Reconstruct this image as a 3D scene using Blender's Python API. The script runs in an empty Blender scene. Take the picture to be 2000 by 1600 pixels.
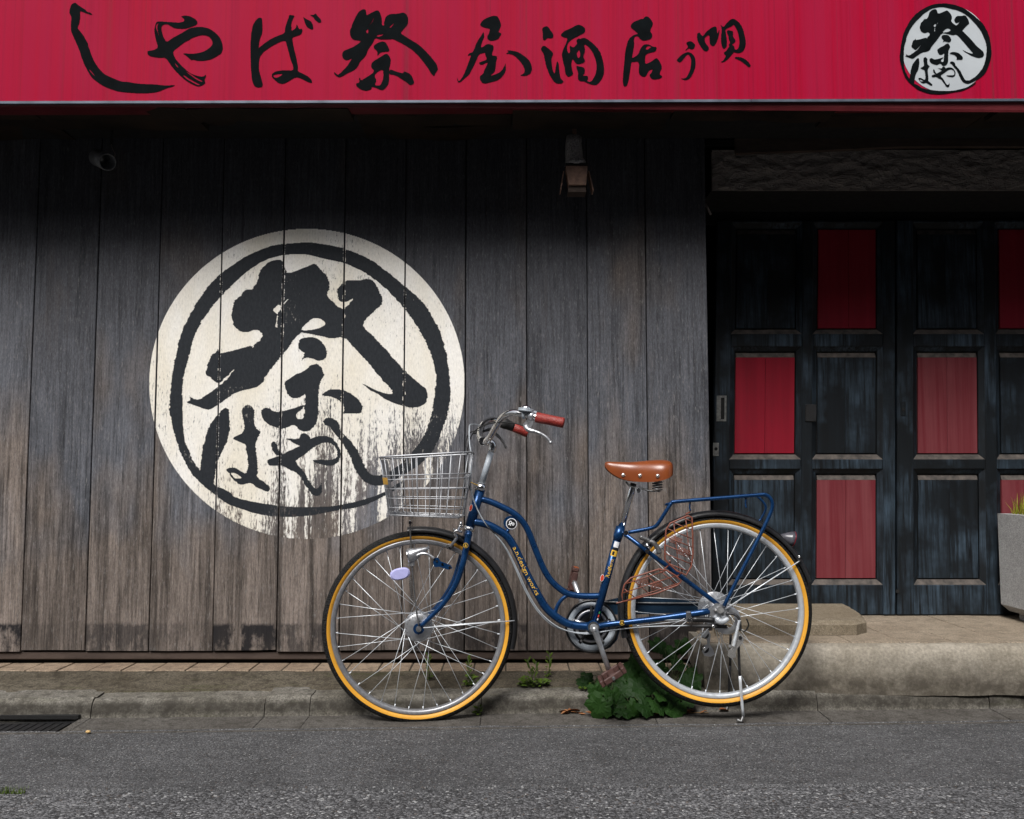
import bpy, math, random
from mathutils import Vector, Matrix, noise as mnoise
random.seed(7)
R = math.radians
SC = bpy.context.scene
COL = SC.collection

# ---------------------------------------------------------------- camera, sky, sun, exposure
FPX, CX, CY = 1760.0, 1000.0, 800.0            # focal length in pixels of the 2000 x 1600 photograph
PITCH = math.atan(130 / FPX)
CAM = Vector((0.0, -3.65, 0.8475))
cam = bpy.data.cameras.new('camera'); cam.sensor_width = 36; cam.sensor_fit = 'HORIZONTAL'
cam.lens = FPX / 2000 * 36; cam.clip_start = 0.05; cam.clip_end = 500
camo = bpy.data.objects.new('camera', cam); COL.objects.link(camo)
camo.location = CAM; camo.rotation_euler = (R(90) + PITCH, 0, 0); SC.camera = camo

SUN_EL, SUN_AZ = R(49), R(200)                 # overcast: a broad soft glow high behind the camera
world = bpy.data.worlds.new('World'); SC.world = world; world.use_nodes = True
wn = world.node_tree; wn.nodes.clear()
sky = wn.nodes.new('ShaderNodeTexSky'); sky.sky_type = 'NISHITA'; sky.sun_disc = False
sky.sun_elevation = SUN_EL; sky.sun_rotation = SUN_AZ
sky.air_density = 1.0; sky.dust_density = 4.0; sky.ozone_density = 1.0
hs = wn.nodes.new('ShaderNodeHueSaturation'); hs.inputs['Saturation'].default_value = 0.5
bg = wn.nodes.new('ShaderNodeBackground'); bg.inputs['Strength'].default_value = 0.05
wo = wn.nodes.new('ShaderNodeOutputWorld')
wn.links.new(sky.outputs[0], hs.inputs['Color']); wn.links.new(hs.outputs[0], bg.inputs['Color'])
wn.links.new(bg.outputs[0], wo.inputs['Surface'])
sl = bpy.data.lights.new('sun', 'SUN'); sl.energy = 1.5; sl.angle = R(24); sl.color = (1.0, 0.98, 0.96)
so = bpy.data.objects.new('sun', sl); COL.objects.link(so)
# Nishita: rotation 0 puts the sun at +Y, turning clockwise seen from above
sdir = Vector((math.sin(SUN_AZ) * math.cos(SUN_EL), math.cos(SUN_AZ) * math.cos(SUN_EL), math.sin(SUN_EL)))
so.rotation_euler = sdir.to_track_quat('Z', 'Y').to_euler(); so.location = sdir * 20
SC.view_settings.view_transform = 'Standard'; SC.view_settings.look = 'None'
SC.view_settings.gamma = 1.0; SC.view_settings.exposure = 1.45
SC.view_settings.use_curve_mapping = False
SC.cycles.use_denoising = True
SC.cycles.max_bounces = 6; SC.cycles.transparent_max_bounces = 8

def P(x, y, Y):                                 # point of the vertical plane at depth Y seen at photo pixel x, y
    u = (x - CX) / FPX; v = (CY - y) / FPX
    d = Vector((u, math.cos(PITCH) - v * math.sin(PITCH), math.sin(PITCH) + v * math.cos(PITCH)))
    return CAM + d * ((Y - CAM.y) / d.y)
def PZ(x, y, z):                                # point of a level plane at height z
    u = (x - CX) / FPX; v = (CY - y) / FPX
    d = Vector((u, math.cos(PITCH) - v * math.sin(PITCH), math.sin(PITCH) + v * math.cos(PITCH)))
    return CAM + d * ((z - CAM.z) / d.z)

# ---------------------------------------------------------------- objects
def wm(o):
    m = Matrix.Identity(4)
    while o is not None:
        m = o.matrix_parent_inverse @ o.matrix_basis @ m if o.parent else o.matrix_basis @ m
        o = o.parent
    return m
def put(o, parent=None):
    COL.objects.link(o)
    if parent is not None:
        o.parent = parent; o.matrix_parent_inverse = wm(parent).inverted()
    return o
def tag(o, label=None, cat=None, group=None, kind=None):
    if label: o['label'] = label
    if cat: o['category'] = cat
    if group: o['group'] = group
    if kind: o['kind'] = kind
    return o
def empty(name, loc, label=None, cat=None, group=None, parent=None):
    o = bpy.data.objects.new(name, None); o.location = loc; o.empty_display_size = 0.1
    put(o, parent); return tag(o, label, cat, group)

class MB:                                       # collects faces, then links them as one mesh object
    def __init__(s): s.v = []; s.f = []; s.smooth = []
    def add(s, vs, fs, smooth=False):
        b = len(s.v); s.v += [tuple(v) for v in vs]
        for f in fs: s.f.append([b + i for i in f]); s.smooth.append(smooth)
        return s
    def quad(s, a, b, c, d): return s.add([a, b, c, d], [(0, 1, 2, 3)])
    def box(s, lo, hi):
        x0, y0, z0 = lo; x1, y1, z1 = hi
        vs = [(x0,y0,z0),(x1,y0,z0),(x1,y1,z0),(x0,y1,z0),(x0,y0,z1),(x1,y0,z1),(x1,y1,z1),(x0,y1,z1)]
        return s.add(vs, BOXF)
    def cbox(s, lo, hi, c):                      # box with chamfered edges
        x0, y0, z0 = lo; x1, y1, z1 = hi; vs = []
        for (z, k) in ((z0, c), (z0 + c, 0), (z1 - c, 0), (z1, c)):
            a0, a1, b0, b1 = x0 + k, x1 - k, y0 + k, y1 - k; e = c if k == 0 else c * 0.5
            vs += [(a0+e,b0,z),(a1-e,b0,z),(a1,b0+e,z),(a1,b1-e,z),(a1-e,b1,z),(a0+e,b1,z),(a0,b1-e,z),(a0,b0+e,z)]
        fs = [tuple(range(7, -1, -1)), tuple(range(24, 32))]
        for r in range(3):
            for i in range(8):
                j = (i + 1) % 8; fs.append((r*8+i, r*8+j, r*8+8+j, r*8+8+i))
        return s.add(vs, fs)
    def prism(s, poly, y0, y1, top=None):        # outline in X, Z pushed from Y y0 to y1
        n = len(poly); vs = [(p[0], y0, p[1]) for p in poly] + [(p[0], y1, p[1]) for p in (top or poly)]
        fs = [tuple(range(n)), tuple(range(2 * n - 1, n - 1, -1))]
        for i in range(n): j = (i + 1) % n; fs.append((i, n + i, n + j, j))
        return s.add(vs, fs)
    def tube(s, pts, r, seg=8, caps=True, closed=False):
        pts = [Vector(p) for p in pts]; n = len(pts)
        rs = r if isinstance(r, (list, tuple)) else [r] * n
        t0 = (pts[1] - pts[0]).normalized()
        up = Vector((0, 1, 0)) if abs(t0.y) < 0.9 else Vector((1, 0, 0))
        nrm = (up - t0 * up.dot(t0)).normalized(); vs = []
        for i in range(n):
            if closed: t = pts[(i + 1) % n] - pts[i - 1]
            else: t = pts[min(i + 1, n - 1)] - pts[max(i - 1, 0)]
            if t.length < 1e-9: t = t0.copy()
            t.normalize(); nrm = (nrm - t * nrm.dot(t))
            if nrm.length < 1e-6: nrm = t.orthogonal()
            nrm.normalize(); b = t.cross(nrm)
            for k in range(seg):
                a = 2 * math.pi * k / seg
                vs.append(pts[i] + (nrm * math.cos(a) + b * math.sin(a)) * rs[i])
        fs = []
        for i in range(n if closed else n - 1):
            i2 = (i + 1) % n
            for k in range(seg):
                k2 = (k + 1) % seg; fs.append((i*seg+k, i*seg+k2, i2*seg+k2, i2*seg+k))
        s.add(vs, fs, True)
        if caps and not closed:
            b = len(s.v) - len(vs)
            s.f.append([b + k for k in range(seg - 1, -1, -1)]); s.smooth.append(False)
            s.f.append([b + (n-1)*seg + k for k in range(seg)]); s.smooth.append(False)
        return s
    def cyl(s, a, b, r, r2=None, seg=14): return s.tube([a, b], [r, r if r2 is None else r2], seg)
    def lathe(s, prof, center, seg=64, a0=0.0, a1=2*math.pi, closed_prof=True):   # profile (r, y) about the Y axis
        cx, cy, cz = center; full = abs(a1 - a0 - 2*math.pi) < 1e-6; n = len(prof)
        m = seg if full else seg + 1; vs = []; fs = []
        for i in range(m):
            a = a0 + (a1 - a0) * i / seg
            for (r, y) in prof: vs.append((cx + r*math.cos(a), cy + y, cz + r*math.sin(a)))
        for i in range(seg):
            i2 = (i + 1) % m
            for k in range(n if closed_prof else n - 1):
                k2 = (k + 1) % n; fs.append((i*n+k, i2*n+k, i2*n+k2, i*n+k2))
        s.add(vs, fs, True)
        return s
    def ball(s, c, r, sx=1, sy=1, sz=1, u=12, v=8):
        vs = []; fs = []
        for j in range(v + 1):
            p = math.pi * j / v
            for i in range(u):
                a = 2*math.pi*i/u
                vs.append((c[0]+r*sx*math.sin(p)*math.cos(a), c[1]+r*sy*math.sin(p)*math.sin(a), c[2]+r*sz*math.cos(p)))
        for j in range(v):
            for i in range(u):
                k = (i + 1) % u; fs.append((j*u+i, (j+1)*u+i, (j+1)*u+k, j*u+k))
        return s.add(vs, fs, True)
    def mesh(s, name, mat):
        me = bpy.data.meshes.new(name); me.from_pydata(s.v, [], s.f)
        me.polygons.foreach_set('use_smooth', s.smooth)
        if mat: me.materials.append(mat)
        me.validate(); me.update(); return me
    def build(s, name, mat, parent=None):
        return put(bpy.data.objects.new(name, s.mesh(name, mat)), parent)
BOXF = [(0,3,2,1),(4,5,6,7),(0,1,5,4),(1,2,6,5),(2,3,7,6),(3,0,4,7)]
def curve(pts, n=8):                            # Catmull-Rom through points
    pts = [Vector(p) for p in pts]; q = [pts[0]*2 - pts[1]] + pts + [pts[-1]*2 - pts[-2]]; out = []
    for i in range(1, len(q) - 2):
        a, b, c, d = q[i-1], q[i], q[i+1], q[i+2]
        for k in range(n):
            t = k / n
            out.append(0.5*((2*b) + (c-a)*t + (2*a-5*b+4*c-d)*t*t + (3*b-a-3*c+d)*t**3))
    out.append(pts[-1]); return out

# ---------------------------------------------------------------- node helpers and materials
def newmat(name):
    m = bpy.data.materials.new(name); m.use_nodes = True; m.node_tree.nodes.clear(); return m, m.node_tree
def nd(nt, t, ins=None, **props):
    n = nt.nodes.new(t)
    for k, v in props.items(): setattr(n, k, v)
    for k, v in (ins or {}).items():
        s = n.inputs[k]
        if isinstance(v, bpy.types.NodeSocket): nt.links.new(v, s)
        else: s.default_value = v
    return n
def mth(nt, op, a, b=0.0): return nd(nt, 'ShaderNodeMath', {0: a, 1: b}, operation=op).outputs[0]
def mrg(nt, v, a, b, c=0.0, d=1.0):
    return nd(nt, 'ShaderNodeMapRange', {'Value': v, 'From Min': a, 'From Max': b, 'To Min': c, 'To Max': d}).outputs[0]
def C4(c): return (c[0], c[1], c[2], 1.0)
def mixc(nt, f, a, b, blend='MIX'):
    n = nt.nodes.new('ShaderNodeMix'); n.data_type = 'RGBA'; n.blend_type = blend
    for i, v in ((0, f), (6, a), (7, b)):
        if isinstance(v, bpy.types.NodeSocket): nt.links.new(v, n.inputs[i])
        else: n.inputs[i].default_value = C4(v) if isinstance(v, tuple) else v
    return n.outputs[2]
def obco(nt): return nd(nt, 'ShaderNodeTexCoord').outputs['Object']
def mapv(nt, v, sc): return nd(nt, 'ShaderNodeMapping', {'Vector': v, 'Scale': sc}).outputs[0]
def noi(nt, v, sc=(1, 1, 1), scale=1.0, det=3.0, ro=0.55):
    return nd(nt, 'ShaderNodeTexNoise', {'Vector': mapv(nt, v, sc), 'Scale': scale, 'Detail': det, 'Roughness': ro}).outputs[0]
def scol(nt, c, f): return mixc(nt, 1.0, c, nd(nt, 'ShaderNodeCombineColor', {0: f, 1: f, 2: f}).outputs[0], 'MULTIPLY')
def finish(nt, col, rough=0.6, metal=0.0, bump=None, bs=0.3, bd=0.002, **extra):
    if rough == rough and not isinstance(rough, bpy.types.NodeSocket) and rough >= .75 and 'Specular IOR Level' not in extra: extra['Specular IOR Level'] = .2
    ins = {'Base Color': col if isinstance(col, bpy.types.NodeSocket) else C4(col), 'Roughness': rough, 'Metallic': metal}
    ins.update(extra)
    if bump is not None:
        ins['Normal'] = nd(nt, 'ShaderNodeBump', {'Height': bump, 'Strength': bs, 'Distance': bd}).outputs[0]
    b = nd(nt, 'ShaderNodeBsdfPrincipled', ins)
    nd(nt, 'ShaderNodeOutputMaterial', {'Surface': b.outputs[0]})
def plain(name, col, rough=0.5, metal=0.0, var=0.15, vs=40.0, bump=0.0, **extra):
    m, nt = newmat(name); v = obco(nt); n = noi(nt, v, scale=vs, det=3)
    c = scol(nt, nd(nt, 'ShaderNodeRGB').outputs[0], mrg(nt, n, .3, .7, 1 - var, 1 + var))
    [x for x in nt.nodes if x.type == 'RGB'][0].outputs[0].default_value = C4(col)
    r = mrg(nt, n, .3, .7, max(rough - .07, .02), min(rough + .07, 1))
    finish(nt, c, r, metal, n if bump else None, bump, 0.001, **extra); return m

def wood_col(nt):
    oc = obco(nt); rnd = nd(nt, 'ShaderNodeObjectInfo').outputs['Random']
    v = nd(nt, 'ShaderNodeVectorMath', {0: oc, 1: nd(nt, 'ShaderNodeCombineXYZ', {2: mth(nt, 'MULTIPLY', rnd, 17.0)}).outputs[0]}, operation='ADD').outputs[0]
    streak = noi(nt, v, (24, 1, 1.0), det=5, ro=.62); fine = noi(nt, v, (105, 1, 4.5), det=6, ro=.75)
    fleck = noi(nt, v, (130, 1, 24), det=5, ro=.75); blotch = noi(nt, v, (3.2, 1, 1.4), det=3)
    pat = noi(nt, v, (13, 1, 6), det=5, ro=.7)
    z = nd(nt, 'ShaderNodeSeparateXYZ', {0: oc}).outputs[2]
    c = mixc(nt, mrg(nt, mth(nt, 'ADD', blotch, mrg(nt, z, .35, 1.25, -.16, .14)), .40, .60), (.124, .103, .090), (.094, .098, .111))
    c = mixc(nt, mth(nt, 'MULTIPLY', mrg(nt, streak, .56, .72), .55), c, (.062, .048, .040))
    f = mth(nt, 'MULTIPLY', mrg(nt, streak, .34, .66, .42, 1.70), mrg(nt, fine, .35, .65, .42, 1.65))
    f = mth(nt, 'MULTIPLY', f, mrg(nt, rnd, 0, 1, .80, 1.2)); f = mth(nt, 'MULTIPLY', f, mrg(nt, pat, .3, .7, .8, 1.2))
    c = scol(nt, c, f)
    # black stain that has washed off in streaks, first where the rain splashes, last high up
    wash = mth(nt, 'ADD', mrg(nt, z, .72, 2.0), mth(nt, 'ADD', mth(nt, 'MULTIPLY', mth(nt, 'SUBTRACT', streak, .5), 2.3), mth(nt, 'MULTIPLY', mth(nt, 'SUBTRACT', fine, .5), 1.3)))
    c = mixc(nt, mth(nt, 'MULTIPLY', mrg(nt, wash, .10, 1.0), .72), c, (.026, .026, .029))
    c = scol(nt, c, mrg(nt, noi(nt, v, (210, 1, 60), det=4, ro=.8), .34, .66, .68, 1.34))
    c = mixc(nt, mth(nt, 'MULTIPLY', mrg(nt, fleck, .56, .72), mrg(nt, wash, .2, 1.1, .70, .20)), c, (.27, .26, .255))
    # remains of old black tarring along the foot of the boards
    edge = mth(nt, 'ADD', z, mth(nt, 'MULTIPLY', mth(nt, 'SUBTRACT', pat, .5), .06))
    st = mth(nt, 'MULTIPLY', mrg(nt, edge, .268, .256), mrg(nt, pat, .44, .54))
    c = mixc(nt, mth(nt, 'MULTIPLY', st, mrg(nt, mth(nt, 'FRACT', mth(nt, 'MULTIPLY', rnd, 7.31)), .1, .7, .25, .95)), c, (.012, .012, .014))
    low = mth(nt, 'MULTIPLY', mrg(nt, z, .60, .22), mrg(nt, blotch, .48, .66))
    c = mixc(nt, mth(nt, 'MULTIPLY', low, .5), c, (.045, .036, .029))
    h = mth(nt, 'ADD', mth(nt, 'MULTIPLY', fine, .7), mth(nt, 'MULTIPLY', streak, .6))
    return oc, z, c, h
def mk_wood():
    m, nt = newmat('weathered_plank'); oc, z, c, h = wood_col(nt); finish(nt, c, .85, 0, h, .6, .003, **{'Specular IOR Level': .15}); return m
def mk_paint():                                 # cream paint flaking off the grain, most of all low down
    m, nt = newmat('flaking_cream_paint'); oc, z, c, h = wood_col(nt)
    w = noi(nt, oc, (150, 1, 34), det=6, ro=.75); colm = noi(nt, oc, (24, 1, .45), det=4, ro=.65)
    spot = noi(nt, oc, (2.2, 1, 2.2), det=2)
    x = nd(nt, 'ShaderNodeSeparateXYZ', {0: oc}).outputs[0]
    k = mth(nt, 'MULTIPLY', mrg(nt, z, 1.28, .74), mrg(nt, x, -1.05, -.72, .30, 1.0))
    thr = mth(nt, 'ADD', .325, mth(nt, 'MULTIPLY', k, mrg(nt, colm, .38, .58, .03, .33)))
    thr = mth(nt, 'ADD', thr, mth(nt, 'MULTIPLY', mrg(nt, spot, .40, .68), .085)); thr = mth(nt, 'ADD', thr, mth(nt, 'MULTIPLY', mrg(nt, z, .86, .58), mrg(nt, noi(nt, oc, (9, 1, 1.2), det=3), .40, .62, .0, .17)))
    keep = mrg(nt, mth(nt, 'SUBTRACT', w, thr), -.04, .05)
    tint = mixc(nt, mrg(nt, noi(nt, oc, (5, 1, 2), det=4), .35, .65), (.80, .785, .75), (.72, .675, .575))
    tint = scol(nt, tint, mrg(nt, noi(nt, oc, (170, 1, 60), det=4, ro=.7), .3, .7, .84, 1.1))
    finish(nt, mixc(nt, keep, c, tint), .8, 0, mth(nt, 'ADD', mth(nt, 'MULTIPLY', keep, .6), h), .4, .002); return m
def mk_ink():
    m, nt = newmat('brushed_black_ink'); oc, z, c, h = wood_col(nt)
    w = noi(nt, oc, (110, 1, 50), det=6, ro=.8); dry = noi(nt, oc, (4, 1, 4), det=3)
    thr = mth(nt, 'ADD', .24, mth(nt, 'MULTIPLY', mrg(nt, z, 1.0, .6), .14))
    thr = mth(nt, 'ADD', thr, mth(nt, 'MULTIPLY', mrg(nt, dry, .46, .68), .17))
    keep = mrg(nt, mth(nt, 'SUBTRACT', w, thr), -.03, .04)
    ink = mixc(nt, mrg(nt, w, .4, .7), (.011, .014, .018), (.024, .027, .032))
    worn = mixc(nt, mrg(nt, z, .95, .7), (.36, .34, .31), c)
    finish(nt, mixc(nt, keep, worn, ink), .7, 0, h, .4, .002, **{'Specular IOR Level': .2}); return m
def mk_sign():
    m, nt = newmat('weathered_red_sign'); oc = obco(nt)
    a = noi(nt, oc, (26, 1, .35), det=5, ro=.65); b = noi(nt, oc, (110, 1, .8), det=4, ro=.6); d = noi(nt, oc, (3, 1, 1), det=2)
    c = mixc(nt, mrg(nt, a, .35, .65), (.325, .001, .023), (.295, .006, .035))
    c = mixc(nt, mth(nt, 'MULTIPLY', mrg(nt, b, .50, .75), .45), c, (.15, .0015, .015))
    c = mixc(nt, mth(nt, 'MULTIPLY', mrg(nt, noi(nt, oc, (30, 1, .16), det=5, ro=.65), .58, .74), .6), c, (.065, .025, .031))
    c = mixc(nt, mth(nt, 'MULTIPLY', mrg(nt, d, .4, .7), .25), c, (.34, .018, .055))
    finish(nt, c, mrg(nt, a, .3, .7, .5, .65), 0, b, .04, .001, **{'Specular IOR Level': .05}); return m
def mk_conc(name, c1, c2, c3, sc=1.0, rough=.85, moss=0.0, dirt=None, grain=(.45, 1.6), blot=.85):
    m, nt = newmat(name); oc = obco(nt)
    n1 = noi(nt, oc, scale=5*sc, det=5, ro=.65); n2 = noi(nt, oc, scale=160*sc, det=3, ro=.7); n3 = noi(nt, oc, scale=28*sc, det=6, ro=.7)
    c = mixc(nt, mrg(nt, n1, .36, .64), c1, c2); c = scol(nt, c, mrg(nt, n2, .3, .7, *grain))
    c = mixc(nt, mth(nt, 'MULTIPLY', mrg(nt, n3, .48, .64), blot), c, c3)
    if dirt:                                    # splashed dirt in uneven patches: heights between which it clings, colour
        z = nd(nt, 'ShaderNodeSeparateXYZ', {0: oc}).outputs[2]
        e = mth(nt, 'ADD', z, mth(nt, 'MULTIPLY', mth(nt, 'SUBTRACT', noi(nt, oc, (5, 5, 9), det=5, ro=.65), .5), dirt[2]))
        k = mth(nt, 'MULTIPLY', mrg(nt, e, dirt[1], dirt[0]), mrg(nt, n3, .30, .58, .55, 1.0))
        if len(dirt) > 4: k = mth(nt, 'MULTIPLY', k, mrg(nt, e, dirt[4], dirt[5]))
        c = mixc(nt, mth(nt, 'MULTIPLY', k, .9), c, dirt[3])
    if moss: c = mixc(nt, mth(nt, 'MULTIPLY', mrg(nt, noi(nt, oc, (3, 14, 14), det=5, ro=.7), .56, .68), moss), c, (.035, .040, .010))
    finish(nt, c, rough, 0, mth(nt, 'ADD', mth(nt, 'MULTIPLY', n2, .5), n3), .7, .004); return m
def mk_asphalt(name, vs, lo, hi, bs, patch=.15):
    m, nt = newmat(name); oc = obco(nt)
    wob = nd(nt, 'ShaderNodeVectorMath', {0: nd(nt, 'ShaderNodeTexNoise', {'Vector': oc, 'Scale': vs*.8, 'Detail': 2.0}).outputs[1], 1: (.010, .010, .010)}, operation='MULTIPLY').outputs[0]
    vo = nd(nt, 'ShaderNodeTexVoronoi', {'Vector': nd(nt, 'ShaderNodeVectorMath', {0: oc, 1: wob}, operation='ADD').outputs[0], 'Scale': vs, 'Randomness': 1.0})
    st = nd(nt, 'ShaderNodeSeparateColor', {0: vo.outputs['Color']}).outputs[0]
    st2 = nd(nt, 'ShaderNodeSeparateColor', {0: vo.outputs['Color']}).outputs[1]
    d = vo.outputs['Distance']; big = noi(nt, oc, scale=2.2, det=4); fn = noi(nt, oc, scale=vs*2.2, det=3, ro=.7)
    g = mth(nt, 'MULTIPLY', mrg(nt, st, .1, .95, lo, hi), mrg(nt, fn, .3, .7, .7, 1.3))
    g = mth(nt, 'MULTIPLY', g, mrg(nt, big, .3, .7, 1 - patch, 1 + patch)); g = mth(nt, 'MULTIPLY', g, mrg(nt, noi(nt, oc, (9, 22, 1), det=5, ro=.7), .34, .66, .78, 1.18))
    c = nd(nt, 'ShaderNodeCombineColor', {0: g, 1: g, 2: mth(nt, 'MULTIPLY', g, 1.03)}).outputs[0]
    c = mixc(nt, mth(nt, 'MULTIPLY', mrg(nt, d, .40, .80), .8), c, (.024, .024, .024))
    c = mixc(nt, mth(nt, 'MULTIPLY', mrg(nt, st2, .93, .99), .8), c, (hi*2.1, hi*2.1, hi*2.08))
    c = mixc(nt, mth(nt, 'MULTIPLY', mrg(nt, st2, .03, .0), .6), c, (.12, .085, .06))
    finish(nt, c, .8, 0, mth(nt, 'SUBTRACT', mth(nt, 'MULTIPLY', fn, .4), d), bs, .006); return m
def mk_streak(name, c1, c2, c3, rough=.6, sx=30, sz=1.5, amt=.5):
    m, nt = newmat(name); oc = obco(nt); rnd = nd(nt, 'ShaderNodeObjectInfo').outputs['Random']
    v = nd(nt, 'ShaderNodeVectorMath', {0: oc, 1: nd(nt, 'ShaderNodeCombineXYZ', {0: mth(nt, 'MULTIPLY', rnd, 9.0)}).outputs[0]}, operation='ADD').outputs[0]
    a = noi(nt, v, (sx, sx, sz), det=4, ro=.6); b = noi(nt, v, (4, 4, 4), det=4, ro=.6)
    c = mixc(nt, mrg(nt, a, .35, .68), c1, c2); c = mixc(nt, mth(nt, 'MULTIPLY', mth(nt, 'MULTIPLY', mrg(nt, b, .44, .64), mrg(nt, noi(nt, v, (sx*2.2, sx*2.2, sz*2), det=5, ro=.7), .40, .62)), amt), c, c3)
    finish(nt, c, rough, 0, noi(nt, v, (sx*5, sx*5, sz*4), det=3), .15, .001, **{'Specular IOR Level': .22}); return m
def mk_lintel():
    m, nt = newmat('rough_hewn_lintel'); oc = obco(nt)
    n = noi(nt, oc, (22, 22, 44), det=8, ro=.7); n2 = noi(nt, oc, scale=120, det=3)
    v = nd(nt, 'ShaderNodeVectorMath', {0: mapv(nt, oc, (20, 20, 46)), 1: nd(nt, 'ShaderNodeVectorMath', {0: nd(nt, 'ShaderNodeTexNoise', {'Vector': oc, 'Scale': 9.0, 'Detail': 4.0}).outputs[1], 1: (3.0, 3.0, 3.0)}, operation='MULTIPLY').outputs[0]}, operation='ADD').outputs[0]
    r = nd(nt, 'ShaderNodeTexVoronoi', {'Vector': v, 'Scale': 1.0}, feature='DISTANCE_TO_EDGE').outputs[0]
    cr = mrg(nt, r, .0, .10); h = mth(nt, 'ADD', mth(nt, 'MULTIPLY', cr, .10), n)
    c = scol(nt, mixc(nt, n2, (.34, .30, .27), (.44, .39, .35)), mrg(nt, n, .3, .7, .75, 1.2))
    finish(nt, c, .85, 0, h, 1.0, .05); return m
def mk_leaf(name, a, b, trans=True):
    m, nt = newmat(name); oc = obco(nt); rnd = nd(nt, 'ShaderNodeObjectInfo').outputs['Random']
    n = noi(nt, oc, scale=60, det=3)
    c = mixc(nt, mth(nt, 'ADD', mth(nt, 'MULTIPLY', rnd, .7), mth(nt, 'MULTIPLY', n, .35)), a, b)
    finish(nt, c, .55, 0, n, .2, .001, **{'Specular IOR Level': .12}); return m
# ---------------------------------------------------------------- brush lettering: outlines, filled in thin rows
def px(o, s, flat): return [(o[0] + flat[i] / s, o[1] + flat[i+1] / s) for i in range(0, len(flat), 2)]
def chaikin(p, r=.22):
    out = []
    for i in range(len(p)):
        a, b = p[i], p[(i + 1) % len(p)]
        out += [(a[0]+(b[0]-a[0])*r, a[1]+(b[1]-a[1])*r), (b[0]+(a[0]-b[0])*r, b[1]+(a[1]-b[1])*r)]
    return out
def spans(polys, y):
    out = []
    for p in polys:
        xs = []
        for i in range(len(p)):
            (x0, y0), (x1, y1) = p[i], p[(i + 1) % len(p)]
            if (y0 <= y) != (y1 <= y): xs.append(x0 + (y - y0) * (x1 - x0) / (y1 - y0))
        xs.sort(); out += [[xs[i], xs[i+1]] for i in range(0, len(xs) - 1, 2)]
    out.sort(); res = []
    for s in out:
        if res and s[0] <= res[-1][1]: res[-1][1] = max(res[-1][1], s[1])
        else: res.append(list(s))
    return res
def minus(a, b):
    out = []
    for s in a:
        cur = [list(s)]
        for h in b:
            nx = []
            for c in cur:
                if h[1] <= c[0] or h[0] >= c[1]: nx.append(c)
                else:
                    if h[0] > c[0]: nx.append([c[0], h[0]])
                    if h[1] < c[1]: nx.append([h[1], c[1]])
            cur = nx
        out += cur
    return out
def clip(a, lo, hi): return [[max(s[0], lo), min(s[1], hi)] for s in a if s[1] > lo and s[0] < hi]
def fill(mb, solid, holes, Y, step=1.0, rough=.5, limits=None, pre=None):   # rows of quads on the plane Y
    solid = [chaikin(p) for p in solid]; holes = [chaikin(p) for p in holes]
    ys = [q[1] for p in solid for q in p]; y = min(ys)
    while y < max(ys):
        sp = minus(spans(solid, y + step/2), spans(holes, y + step/2))
        if limits: lo, hi = limits(y); sp = clip(sp, lo, hi)
        for a, b in sp:
            a += rough * (mnoise.noise((a*.05, y*.45, 1.7)) + .8*mnoise.noise((a*.05, y*.12, 4.7))); b += rough * (mnoise.noise((b*.05, y*.45, 9.1)) + .8*mnoise.noise((b*.05, y*.12, 6.1)))
            if limits: a, b = max(a, lo), min(b, hi)
            if b - a > .15: mb.quad(P(a, y+step, Y), P(b, y+step, Y), P(b, y, Y), P(a, y, Y))
        y += step

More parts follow.
